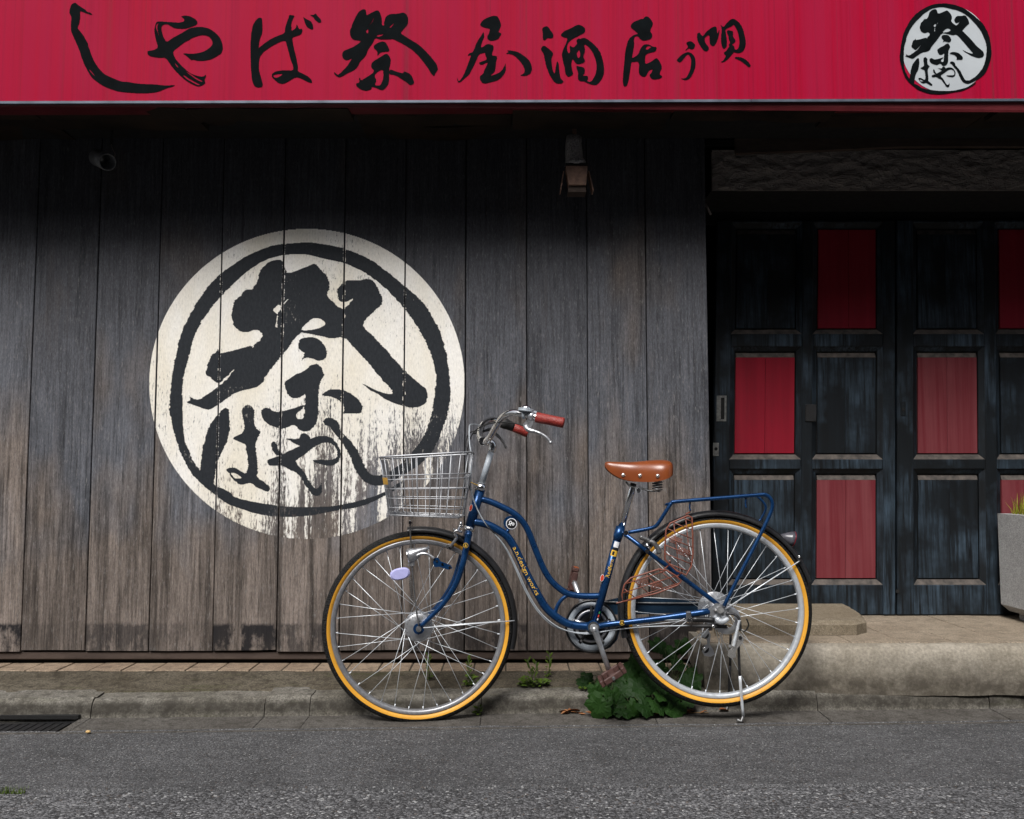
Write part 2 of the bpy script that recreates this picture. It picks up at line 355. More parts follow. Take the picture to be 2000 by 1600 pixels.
Z1 = ((120, 0), 8.333); Z2 = ((280, 10), 9.41); Z3 = ((480, 10), 9.41); Z4 = ((640, 10), 8.696)
Z5 = ((880, 20), 10.322); Z6 = ((1040, 30), 11.0375); Z7 = ((1205, 20), 10.325); Z8 = ((1340, 25), 13.336)
GLYPHS = [   # zoom frame, solid outlines, holes
 (Z1, [[160,70,225,40,260,75,390,160,410,185,440,200,460,200,500,230,490,245,400,215,310,180,300,190,305,260,290,380,265,440,260,460,330,540,420,680,470,850,530,1000,620,1130,700,1210,850,1280,1000,1335,1060,1330,1250,1365,1540,1375,1650,1390,1760,1390,1860,1385,1810,1410,1700,1440,1560,1500,1420,1515,1280,1520,940,1495,800,1450,690,1405,560,1320,490,1260,410,1130,340,980,290,810,230,680,165,540,150,470,155,380,165,290,130,220,135,150]],
  [[440,1110,480,1180,560,1255,500,1180]]),
 (Z2, [[440,310,600,318,640,325,690,315,750,300,755,260,700,215,685,210,760,190,860,205,960,260,995,310,985,350,960,370,860,405,800,430,690,435,570,425,490,380,430,345,350,365,330,400,330,470,370,590,425,685,510,620,640,550,760,480,860,420,1000,400,1110,405,1230,440,1340,520,1420,620,1455,720,1455,830,1430,890,1350,940,1240,1000,1100,1025,980,1025,930,1000,880,1015,850,985,770,920,725,890,800,890,940,895,1100,860,1200,800,1265,740,1270,670,1220,590,1150,555,1060,550,960,580,880,610,830,650,770,670,640,770,540,850,560,930,600,1000,680,1090,780,1190,860,1255,980,1300,1100,1320,1145,1270,1150,1320,1120,1380,1140,1430,1080,1480,1000,1500,900,1460,780,1390,690,1310,560,1180,480,1070,410,965,300,970,130,945,75,910,70,860,90,840,190,830,275,780,220,620,200,480,210,390,240,310,280,300,400,305]],
  [[570,1050,600,1110,650,1160,620,1110],[720,1290,800,1360,900,1420,1000,1470,1060,1470,960,1420,830,1350,760,1290],[780,1220,840,1270,980,1370,1060,1410,1100,1400,960,1330,860,1260],[240,350,225,400,265,510,290,580,270,500,250,400,280,330]]),
 (Z3, [[210,250,270,225,300,260,310,430,295,530,250,650,235,800,245,785,330,710,450,630,570,570,715,520,720,420,750,330,790,220,795,180,890,190,895,210,870,240,835,340,840,480,900,440,925,410,930,350,960,390,990,450,1020,425,1045,470,1010,540,930,570,855,595,860,680,890,820,940,1010,958,1150,955,1220,1050,1260,1160,1320,1220,1390,1220,1430,1160,1425,1020,1350,920,1320,800,1395,690,1450,600,1435,540,1380,480,1330,480,1270,540,1220,700,1195,870,1205,870,1130,830,1020,790,880,755,740,725,650,640,670,500,740,330,850,260,950,240,1050,240,1180,270,1300,300,1400,315,1500,230,1520,150,1490,110,1350,95,1200,90,1000,85,750,95,560,125,390,150,330],
  [1055,210,1100,250,1190,290,1230,360,1245,440,1200,450,1120,400,1085,330,1065,250],[1170,175,1240,185,1285,150,1320,200,1385,270,1385,320,1340,325,1270,270,1240,220]],
  [[500,1290,560,1270,680,1260,660,1290,580,1335,520,1330]]),
 (Z4, [[520,120,590,70,640,75,655,110,655,180,740,130,850,80,890,130,920,230,915,340,960,350,955,290,990,190,1060,150,1170,150,1280,125,1335,150,1370,230,1360,330,1290,410,1230,475,1330,540,1440,610,1560,680,1720,840,1850,1000,1875,1080,1860,1120,1830,1150,1810,1210,1760,1170,1690,1050,1560,880,1440,760,1280,660,1100,570,1050,585,900,585,800,555,770,640,680,760,650,860,550,960,500,1060,440,1110,350,1150,220,1225,160,1220,105,1160,110,1130,160,1180,190,1180,330,1040,380,960,420,900,330,940,270,920,240,840,270,780,340,750,440,710,570,620,540,600,430,590,385,530,375,440,400,380,410,340,460,230],
  [780,690,850,640,930,615,980,630,1020,690,1045,750,1040,790,920,795,880,820,840,870,845,800,820,760,785,740],
  [980,825,1030,840,1075,920,1065,1000,1045,1070,1045,1130,1040,1330,980,1410,940,1445,890,1440,830,1410,750,1385,740,1430,660,1460,570,1440,490,1380,480,1330,530,1320,540,1280,530,1260,550,1225,560,1285,640,1240,800,1130,740,1060,740,1000,780,950,880,890],
  [1045,1150,1050,1120,1070,1090,1160,1130,1280,1160,1300,1120,1400,1170,1440,1220,1475,1330,1400,1365,1340,1310,1200,1220,1130,1185,1050,1175]],
  [[820,535,850,505,950,490,930,515,880,535],[645,440,690,400,690,480,665,475],[670,365,740,300,790,200,770,270,720,330],[1045,380,1080,340,1135,305,1100,350,1065,390],[800,1165,940,1080,950,1230,900,1360,850,1370,800,1360,830,1270,800,1230],[300,770,340,700,440,610,400,670]]),
 (Z5, [[590,290,640,210,740,150,860,110,940,120,980,180,1020,280,1000,360,960,440,1020,460,1015,500,960,580,880,610,800,620,740,570,740,520,780,460,795,370,700,355,620,325],
  [660,435,675,480,680,540,640,620,605,750,660,740,720,690,790,680,860,710,870,770,840,850,835,915,900,915,945,940,915,1040,910,1150,890,1240,790,1330,940,1280,1030,1220,1090,1120,1105,1060,1120,1190,1080,1290,980,1400,860,1440,700,1480,640,1470,590,1390,590,1330,660,1280,680,1210,720,1120,760,1040,620,1110,560,1060,640,1030,720,1000,730,980,700,910,690,850,570,885,520,1010,420,1210,380,1290,290,1370,200,1450,160,1460,130,1400,130,1340,160,1430,190,1420,260,1310,330,1150,380,1000,420,900,340,920,370,870,455,845,510,690,560,590,620,510],
  [1110,880,1180,840,1130,810,1250,815,1380,850,1560,980,1630,1090,1645,1200,1610,1280,1520,1325,1390,1320,1460,1290,1500,1240,1480,1150,1400,1020,1280,910,1200,880]], []),
 (Z6, [[205,280,270,240,325,235,390,320,455,420,440,480,390,500,320,485,265,545,220,520,220,380],
  [180,740,210,665,265,655,350,720,440,800,445,850,410,910,410,1020,440,1200,480,1270,500,1120,530,975,565,1040,575,1180,600,1340,625,1385,675,1420,630,1475,530,1475,450,1420,350,1260,290,1070,250,880,225,800],
  [600,430,680,340,800,290,940,215,1000,200,1080,230,1140,290,1130,370,1000,440,860,510,790,570,745,650,745,750,780,825,815,800,795,640,885,705,970,600,940,560,980,500,1040,510,1070,490,1150,490,1290,590,1440,750,1520,950,1550,1200,1520,1330,1400,1500,1290,1500,1180,1460,1100,1420,1030,1425,975,1370,985,1230,950,1150,945,1085,1000,1100,1100,1120,1135,1180,1120,1250,1080,1305,1180,1300,1210,1350,1170,1420,1260,1440,1340,1320,1385,1170,1370,980,1300,800,1210,680,1110,610,1135,770,1090,900,1130,960,1120,1020,980,1060,920,1020,865,930,835,1030,850,1150,885,1275,770,1335,710,1270,690,1120,650,960,630,850,650,770,710,630,760,490,670,475]],
  [[950,820,1005,740,1025,800,1030,890,990,930,965,890]]),
 (Z7, [[265,340,310,250,480,175,530,180,560,130,620,125,690,190,735,285,660,415,720,500,690,580,570,615,490,605,420,520,360,530,340,600,350,690,320,870,300,980,430,890,470,780,520,710,570,685,640,690,720,735,805,740,785,835,650,860,575,900,565,1010,575,1090,690,1040,790,960,830,990,920,1140,850,1290,925,1335,870,1380,760,1400,690,1380,650,1310,690,1270,725,1190,650,1210,610,1280,580,1340,500,1340,440,1280,440,1190,450,1100,420,1030,320,1050,300,1030,270,1200,240,1400,200,1530,130,1540,115,1400,140,1100,170,800,230,580,330,500,430,475,380,430]],
  [[580,790,600,730,650,715,700,745,650,770,620,800]]),
 (Z7, [[1390,665,1440,625,1510,630,1585,700,1550,780,1500,790,1450,765,1390,820,1380,810,1440,740],
  [1205,1000,1310,890,1420,840,1500,860,1570,940,1590,1060,1570,1200,1490,1360,1400,1415,1330,1400,1280,1375,1380,1375,1440,1300,1490,1150,1495,1000,1460,910,1420,890,1360,960,1280,1060,1220,1030]], []),
 (Z8, [[285,540,350,510,380,560,435,620,530,490,640,400,740,355,790,370,805,440,815,560,880,410,850,610,790,790,715,880,650,840,610,800,610,570,540,610,480,660,500,790,595,900,590,960,530,1015,450,980,370,870,310,760,285,650],
  [890,300,970,380,1060,270,1170,160,1270,160,1430,300,1500,480,1550,700,1555,850,1500,990,1400,1050,1300,1045,1240,1020,1180,1110,1090,1210,1000,1280,920,1290,900,1275,960,1250,1010,1180,1040,1110,990,1080,985,1030,1040,1000,1090,920,1130,880,1100,840,1150,770,1110,700,1100,600,1060,500,1070,460,1150,460,1210,480,1230,520,1220,620,1300,730,1260,790,1195,830,1260,880,1270,960,1330,960,1370,900,1390,800,1380,640,1330,450,1240,300,1200,350,1020,430,1040,540,1065,700,1060,890,985,950,940,900,910,760,910,600,930,480,920,380],
  [1270,1150,1420,1155,1530,1200,1640,1300,1690,1380,1650,1430,1570,1370,1450,1270,1330,1210,1270,1190]], []),
]
# the round emblem, in photo pixels of the painted wall
F1 = ((0, 0), 1.0)
EMB = [px(*F1, f) for f in [
 [523.8,511.4,547.4,506,554.4,515.8,560.5,536.8,611,515.8,613.8,514.9,622.5,521,638,538.5,644,550.8,642.6,568,637,578.8,667,605,675,600.6,685.5,589,692.5,580.5,678,590,664.5,590,657.5,573.5,661,563,668,552.5,678.5,547,701,548,713.5,544.6,725.8,546,736,557.8,745,578.8,746.8,591,745,596,727.5,610,704.8,634.8,718.8,647,736,664.5,762.5,692.5,790.5,724.5,815,745.5,832.5,761,836,775,832.5,787.5,820,794.5,802.8,797,780,791,755.5,782,738,770,722,761,703,747,736,763,753.8,769,767.8,770,767.8,764.8,759,756,738,731.5,713.5,702.5,692.5,680,671.5,657.5,647,661.9,631,657.5,605,652,585,648.8,557,687,546.5,700,532.5,715.8,520,733,511.5,749,499,757.8,462.5,764.8,427.5,789,410,801.5,396,798,382,792.8,362.8,785.8,373,782,366,770,376,779,389,781,406.5,770,424,757.8,438,747,460.8,717.5,445,733,429,749,418.8,745.5,413.5,739,403,733,402,726,404.8,714,406.5,706.5,411.8,694,422,689,425.8,680,427.5,690.8,446.8,687,476.5,678.5,492,675,493,682,499,669.8,509.8,664.5,512.4,652,506,647,499,643.5,483.5,649.6,467.8,647,457,638,452.9,622.5,452,612,455.5,601.5,457,589,467.8,580.5,476.5,568,485,564.8,492,566.5,502.8,550.8,505,538.5,509.8,524.5,518.5,519],
 [580.5,673,585.8,662.8,596,659,617,659,631,669.8,638,683.8,639,696,629.5,703,620.8,704.8,612,701,596,697.8,587.5,706.5,594.5,690.8,585.8,683.8],
 [605,714,620.8,709.6,627.8,719,633.9,731.5,629.5,738.5,624,754,621.6,770,621.6,805,619,826,608.5,840,596,843.5,584,840,579.8,833,571,829.5,565.8,833,553.5,838,539.5,834.8,523.8,829.5,513,819,508.9,806.8,514,798,522.9,796,537.8,805,553.5,803,576,797,596,790,588.5,799.8,576,812,581.5,819,592,819,594.6,805,596,787.5,597,768,588.5,775,578,778.8,565.8,775,558.8,764.8,555,745.5,567.5,738.5,578,731.5,592,726,602.5,717.5],
 [627.8,772.6,634.8,764.8,645,760,668,761,689,770,704.8,785.8,709,796,706.5,805,699.5,808.5,683.8,806.8,669.8,808.5,673,799.8,671.5,791,661,780.5,645,774],
 [439.8,796,446.8,799.8,449,812,448.5,831,445.9,852,442,866,434.5,878.5,427.5,894,423,906.5,419.6,927.5,417,953.8,396,945,390.8,918.8,392.5,906.5,396,875,401,854,410,829.5,422,813.8,431,803],
 [473,798,481.8,790,492,794.5,497.5,803,495.8,815.5,497.5,829.5,501,838,510.6,844,502.8,857.5,499,864.5,500,882,502.8,897.8,503.6,920.5,501,931,522,946.8,528,952,526,959,520,960.8,504.5,953.8,490.5,943,480,945,471,947.6,457,939.8,448.5,925.8,441.5,918.8,445,914,457,912.6,471,920.5,480,925.8,485,915,483.5,890.8,480,868,473,866,452,855.8,476.5,845,476.5,822.5,473,810],
 [522,904.8,523.8,897.8,532.5,895,550,889,576,875,585,871.5,605,857.5,619,852,636.5,851,648.8,856.6,659,866,665,880,664.5,894,659,904.8,648.8,910,634.8,909,617,904.8,608.5,899.5,622.5,897.8,647,898.6,657.5,894,659,883.8,654,871.5,643.5,864.5,631,864.5,615.5,871.5,596,887,577,899.5,580.5,908,592.8,920.5,605,941.5,615.5,955.5,624,952,627.8,941.5,629.5,950,627.8,966,619,969.5,608.5,966,601.5,953.8,587.5,932.8,575,920.5,565.8,918.8,550,908,536,910,525.5,910],
 [529,868,534,861,541,868,543,878.5,553.5,889,543,890.8,532.5,882],
 [553.5,856.6,585,857.5,585,850.5,592,845,600.8,848.8,606,855.8,602.5,866,592,875,581.5,869.8,567.5,861],
 [632,820.8,640,815.5,650.5,817,661,824,665,840,675,850.5,689,866,699.5,882,710,904.8,718.8,922,727.5,929,745,929,762.5,920.5,785,904.8,804.5,885.5,829,852,843,812,849,775,851.8,735,846.5,703,829,662.8,813,633,785,596,753.8,563,715,533,675,514,640,507,600,497,584,497,584,474,600,473.5,640,478,675,486,718.8,503.5,762.5,535,797.5,564.8,829,592.8,857,640,871,683.8,878,735,880.6,773.5,874.5,808.5,860.5,850.5,843,885.5,823.8,904.8,797.5,922,771,938,745,949,727.5,948.5,710,939.8,697.8,924,689,906.5,680,883.8,668,862.8,654,848.8,643.5,833,633,830],
 [622,475,604,473.5,553.5,476,523.8,481.6,488.8,496.5,455.5,515.8,427.5,536.8,397.8,570,378.5,601.5,357.5,640,345,683.8,336.5,735,331,778.8,332,808.5,340,845,354,889,371.5,922,396,948.5,422,967.8,440,982.5,480,997.5,517.5,1007.5,562.5,1010,605,1007.5,655,997.5,705,990,745,972.5,780,952,790.5,939.8,780,941.5,745,965,705,977.5,655,988.8,605,991,562.5,990,530,986,492.5,980,460,972.5,445,959,418.8,948.5,390.8,920.5,375,897.8,359,857.5,356.6,813.8,355.8,778.8,357.5,735,366,710,375,668,389,634.8,404.8,612,424,585.8,452,557.8,480,531.5,518.5,507,557,497,604,496,622,499]]]
EMB_HOLES = [px(*F1, f) for f in [
 [587.5,646,613.8,644,627.8,639,636.5,633,627.8,622.5,613,621,601,629,590,640],
 [532.5,606.8,543,594.5,550,598,548,605,542,615.5],[551.8,596,564,582,557,594.5],[537.8,640,541,617,543,617,541.5,640],
 [449,924,459,924,473.9,932.8,467.8,935,457,934.5]]]
# ---------------------------------------------------------------- materials in use
M = dict(
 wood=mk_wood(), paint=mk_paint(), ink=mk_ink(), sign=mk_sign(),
 letter=plain('sign_black', (.0042, .0056, .0064), .7, var=.35, vs=18, **{'Specular IOR Level': .02}),
 logo=plain('sign_white', (.40, .43, .45), .4, var=.06, vs=6),
 trim=plain('grey_metal_trim', (.10, .115, .15), .42, .5, var=.2, vs=14),
 flange=plain('dull_red_metal', (.10, .006, .010), .5, var=.25, vs=8),
 beam=mk_streak('dark_brown_beam', (.050, .036, .030), (.075, .055, .045), (.024, .017, .014), .75, 6, 24, .6),
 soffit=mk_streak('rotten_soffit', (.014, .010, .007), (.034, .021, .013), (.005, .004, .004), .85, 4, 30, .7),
 lintel=mk_lintel(),
 door=mk_streak('worn_black_door', (.004, .005, .006), (.007, .010, .013), (.040, .062, .086), .55, 26, 1.6, .95),
 dust=plain('dusty_black_moulding', (.066, .056, .049), .85, var=.6, vs=34),
 red=mk_streak('worn_red_panel', (.19, .002, .013), (.235, .006, .019), (.15, .008, .016), .6, 30, 1.2, .6),
 oldred=mk_streak('faded_red_panel', (.125, .015, .021), (.165, .040, .046), (.095, .010, .015), .65, 34, 1.0, .5),
 black=plain('black_void', (.003, .003, .003), .9),
 plaster=mk_conc('dark_plaster', (.12, .11, .10), (.16, .15, .14), (.09, .085, .08)),
 kerb=mk_conc('kerb_concrete', (.105, .096, .078), (.170, .160, .140), (.055, .050, .042), moss=.25, dirt=(.045, .062, .03, (.036, .032, .026), .004, .022)),
 base=mk_conc('mossy_base_concrete', (.052, .043, .030), (.088, .076, .057), (.028, .023, .016), moss=.5),
 gutter=mk_conc('gutter_concrete', (.068, .062, .055), (.100, .093, .084), (.042, .038, .032), 1.0),
 step=mk_conc('step_concrete', (.235, .208, .165), (.305, .277, .230), (.165, .146, .115), .6, moss=.10, dirt=(.095, .180, .085, (.052, .044, .034)), grain=(.72, 1.28), blot=.5),
 slab=mk_conc('worn_sandstone', (.165, .135, .095), (.20, .168, .122), (.125, .102, .07), 1.4),
 tile=mk_conc('ochre_tile', (.22, .178, .130), (.27, .222, .165), (.15, .122, .088), 1.0, .7),
 ltile=mk_conc('pinkish_tile', (.20, .145, .100), (.27, .205, .145), (.12, .088, .06), 1.0, .7),
 planter=mk_conc('grey_planter', (.33, .33, .327), (.39, .39, .385), (.26, .26, .258), 1.6, blot=.5),
 road=mk_asphalt('coarse_asphalt', 150, .056, .215, .8),
 strip=mk_asphalt('fine_asphalt', 250, .068, .158, .6, .22),
 grate=plain('black_iron_grate', (.009, .009, .010), .6, .1, var=.4, vs=60),
 lampmetal=plain('pitted_grey_metal', (.12, .125, .13), .5, .25, var=.5, vs=180, bump=.5),
 rust=plain('rusty_metal', (.27, .165, .12), .7, .1, var=.35, vs=50, bump=.3),
 foil=plain('crinkled_foil', (.32, .31, .31), .35, .4, var=.6, vs=160, bump=.9),
 plate=plain('worn_steel_plate', (.22, .22, .21), .45, .7, var=.3, vs=90),
 pale=plain('pale_stick', (.30, .25, .22), .7),
)
YW = 0.0                                       # face of the plank wall
YS = -0.45                                     # face of the sign
YD = 0.385                                     # face of the doors
ZT = 0.232                                     # top of the entrance step
def kb(X): return -.366 + .04 * X              # foot of the kerb, not quite parallel to the wall
def re_(X): return kb(X) - .175                # edge of the asphalt

# ---------------------------------------------------------------- road, gutter, kerb
mb = MB(); mb.quad((-60, -60, -.014), (60, -60, -.014), (60, 0.1, -.014), (-60, 0.1, -.014))
tag(mb.build('road', M['road']), 'coarse grey asphalt road with pale chippings', 'road', kind='structure')
mb = MB(); vs = []; xs = [-12 + i * .02 for i in range(1201)]
for X in xs:
    f = -1.088 + .022 * X + .012 * mnoise.noise((X * 2.1, 0, 0)) + .0035 * mnoise.noise((X * 14, 3, 0))
    vs += [(X, f - .006, -.0135), (X, f + .004, -.006), (X, re_(X) + .008, -.0022), (X, re_(X) + .022 + .012*mnoise.noise((X*5, 8, 0)) + .006*mnoise.noise((X*23, 2, 0)), .0016)]
fs = []
for i in range(1200): fs += [(4*i+k, 4*i+4+k, 4*i+5+k, 4*i+1+k) for k in range(3)]
mb.add(vs, fs); tag(mb.build('road_patch', M['strip']), 'smoother fine asphalt strip along the gutter', 'road', kind='structure')

JOINT = [-4.2, -3.55, -2.92, -2.30, -1.98, PZ(190, 1380, .03).x, PZ(520, 1380, .03).x, PZ(607, 1380, .03).x, PZ(940, 1380, .03).x,
         PZ(1275, 1380, .03).x, PZ(1600, 1375, .03).x, PZ(1935, 1370, .03).x, 2.42, 3.02, 3.62, 4.22]
kerb = empty('kerb', (0, kb(0), 0)); tag(kerb, 'low weathered concrete kerb stones along the gutter', 'kerb', kind='structure')
gut = empty('gutter', (0, kb(0) - .1, 0)); tag(gut, 'grey concrete gutter blocks beside the kerb', 'gutter', kind='structure')
GX0, GX1 = -2.15, PZ(148, 1410, 0).x            # the drain inlet
def kerb_piece(x0, x1, top, seed):
    n = max(2, int((x1 - x0) / .04)); vs = []; fs = []
    prof = [(0, -.02), (.002, .015), (.006, top*.62), (.014, top*.86), (.028, top*.985), (.05, top), (.115, top + .004), (.14, top + .004), (.14, -.02)]
    m = len(prof)
    for i in range(n + 1):
        X = x0 + (x1 - x0) * i / n
        for k, (dy, z) in enumerate(prof):
            w = .005 * mnoise.noise((X*9, k*.7, seed)) + .003 * mnoise.noise((X*31, k*1.9, seed)) + (.004*max(0, 1 - min(i, n - i)/1.5)*(1 if 2 < k < 7 else 0)*(-1 if k > 4 else 1))
            vs.append((X, kb(X) + dy + w, z + w*.8))
    for i in range(n):
        for k in range(m - 1): fs.append((i*m+k, (i+1)*m+k, (i+1)*m+k+1, i*m+k+1))
    return MB().add(vs, fs, True).add(vs[:m], [tuple(range(m))]).add(vs[-m:], [tuple(range(m-1, -1, -1))])
for i in range(len(JOINT) - 1):
    jg = .0009 + .0009*abs(math.sin(i*2.7)); a, b = JOINT[i] + jg, JOINT[i+1] - jg
    kerb_piece(a, b, .066 + .004 * math.sin(i * 2.3), i).build('kerb_stone', M['kerb'], kerb)
    g = MB()
    segs = [(a, b)] if a > GX1 or b < GX0 else [s for s in ((a, GX0), (GX1, b)) if s[1] - s[0] > .02]
    for (p, q) in segs:
        g.add([(p, re_(p), -.03), (q, re_(q), -.03), (q, re_(q), -.001), (p, re_(p), -.001), (p, kb(p) - .07, .001), (q, kb(q) - .07, .001), (p, kb(p) + .004, .002), (q, kb(q) + .004, .002)],
              [(0,1,2,3), (3,2,5,4), (4,5,7,6)])
    if not segs or (a < GX1 and b > GX0):       # narrow lip in front of the inlet
        p, q = max(a, GX0), min(b, GX1)
        if q > p: g.add([(p, re_(p), -.03), (q, re_(q), -.03), (q, re_(q), -.001), (p, re_(p), -.001), (p, re_(p) + .012, 0), (q, re_(q) + .012, 0), (q, re_(q) + .012, -.03), (p, re_(p) + .012, -.03)], [(0,1,2,3), (3,2,5,4), (4,5,6,7)])
    if g.v: g.build('gutter_block', M['gutter'], gut)
dr = empty('drain_grate', ((GX0 + GX1)/2, kb(-1.8) - .09, -.01), 'black iron drain grate set in the gutter below a dark kerb slot', 'drain')
bx = MB(); bx.add([(GX0, re_(GX0)+.012, -.013), (GX1, re_(GX1)+.012, -.013), (GX1, kb(GX1)+.003, -.013), (GX0, kb(GX0)+.003, -.013)], [(0,1,2,3)]); bx.build('sump', M['black'], dr)
y0 = re_(-1.8) + .02; y1 = kb(-1.8) - .035
for k in range(int((GX1 - GX0) / .028)):
    X = GX0 + .014 + k * .028; MB().box((X, y0 + .04*(X+1.8), -.011), (X + .023, y1 + .04*(X+1.8), -.0035)).build('bar', M['grate'], dr)
for yy in (y0 - .006, y1): MB().add([(GX0+.004, yy+.04*(GX0+1.8), -.003), (GX1-.004, yy+.04*(GX1+1.8), -.003), (GX1-.004, yy+.014+.04*(GX1+1.8), -.003), (GX0+.004, yy+.014+.04*(GX0+1.8), -.003)], [(0,1,2,3)]).build('frame', M['grate'], dr)
sl_ = MB(); X0, X1 = GX0, PZ(147, 1405, .01).x
sl_.prism([(X0, .004), (X1 - .006, .004), (X1, .009), (X1 - .002, .016), (X0, .017)], kb(-1.8) - .008 + .0, kb(-1.8) + .02); sl_.build('kerb_slot', M['black'], dr)

# ---------------------------------------------------------------- foot of the building
def face_strip(name, x0, x1, prof, mat, seed, amp=.005, parent=None):
    n = int((x1 - x0) / .025); m = len(prof); vs = []; fs = []
    for i in range(n + 1):
        X = x0 + (x1 - x0) * i / n
        for k, (y, z) in enumerate(prof):
            w = amp * mnoise.noise((X*7, k*.6, seed)) + amp * .5 * mnoise.noise((X*27, k*1.7, seed))
            if k == m - 1: w = 0
            yy = y(X) if callable(y) else y
            vs.append((X, yy + w*.6, z + w*.5))
    for i in range(n):
        for k in range(m - 1): fs.append((i*m+k, (i+1)*m+k, (i+1)*m+k+1, i*m+k+1))
    mb = MB().add(vs, fs, True); mb.add(vs[:m], [tuple(range(m))]); mb.add(vs[-m:], [tuple(range(m-1, -1, -1))])
    return mb.build(name, mat, parent)
XJ = P(1385, 900, YW).x                         # right end of the plank wall
XR0 = PZ(1372, 1300, .15).x                     # left end of the raised entrance step
ledge = empty('tiled_ledge', (-1, -.2, .07)); tag(ledge, 'narrow tiled ledge on mossy concrete at the foot of the planks', 'ledge', kind='structure')
face_strip('concrete_base', -4.2, XR0 + .01, [(lambda X: kb(X) + .10, .050), (lambda X: kb(X) + .108, .070), (-.165, .086), (-.134, .0935), (-.122, .0965), (-.116, .0972), (.10, .0972)], M['base'], 3.0, .006, ledge)
x = -4.1; k = 0
tw = PZ(272, 1306, .10).x - PZ(210, 1306, .10).x
while x < XR0 - .02:
    w = tw - .006; MB().cbox((x, -.111 + .0015*math.sin(k*1.7), .094), (min(x + w, XR0 - .004), .03, .1005 + .0006*math.sin(k*2.9)), .0012).build('tile', M['ltile'], ledge)
    x += tw; k += 1
step = empty('entrance_step', (1.8, -.1, .07)); tag(step, 'rounded pale concrete step topped with beige tiles before the doors', 'step', kind='structure')
face_strip('concrete_nose', XR0, 4.2, [(-.300, .050), (-.299, .070), (-.298, .100), (-.297, .125), (-.296, .150), (-.2945, .175), (-.292, .195), (-.286, .2105), (-.275, .2215), (-.262, .2272), (-.248, .2287), (.02, .2285), (.45, .2285)], M['step'], 8.0, .007, step)
tr = .1925
for row, (ya, yb) in enumerate(((-.246, -.030), (-.027, .190), (.193, .41))):
    for c in range(-1, 18):
        xa = PZ(1765, 1255, ZT).x - 6*tr + c*tr
        if xa < XR0 + .02: 
            if xa + tr < XR0 + .06: continue
            xa0 = XR0 + .03
        else: xa0 = xa
        MB().cbox((xa0 + .0018, ya, .222), (xa + tr - .0018, yb, ZT + .0007*math.sin(c*3.1+row)), .0012).build('tile', M['tile'], step)
# worn stone slab on the step
q = lambda x, y: PZ(x, y, .285)
pl = [q(1395, 1214), q(1672, 1214), q(1690, 1209), q(1686, 1200), q(1660, 1184), q(1640, 1175), q(1612, 1171.5), q(1395, 1171)]
pl2 = []
for i in range(len(pl)):
    a, b = pl[i], pl[(i+1) % len(pl)]; m_ = max(2, int((b - a).length/.03))
    for k in range(m_): q_ = a.lerp(b, k/m_); pl2.append(q_ + Vector((.005*mnoise.noise((q_.x*19, q_.y*19, 2)), .006*mnoise.noise((q_.x*17, q_.y*17, 5)), 0)))
pl = pl2
mb = MB(); n = len(pl); lo = [(p.x + (.0), p.y - .004, ZT + .001) for p in pl]; mid = [(p.x, p.y - .006, .272) for p in pl]
cxm = sum(p.x for p in pl)/n; cym = sum(p.y for p in pl)/n
tp = [(p.x + (cxm-p.x)*.03, p.y + (cym-p.y)*.08, .285) for p in pl]
mb.add(lo + mid + tp, [tuple(range(2*n, 3*n))] + [(i, (i+1)%n, n+(i+1)%n, n+i) for i in range(n)] + [(n+i, n+(i+1)%n, 2*n+(i+1)%n, 2*n+i) for i in range(n)])
tag(mb.build('stone_slab', M['slab']), 'worn sandy stone slab with a cut corner lying on the entrance step', 'slab')

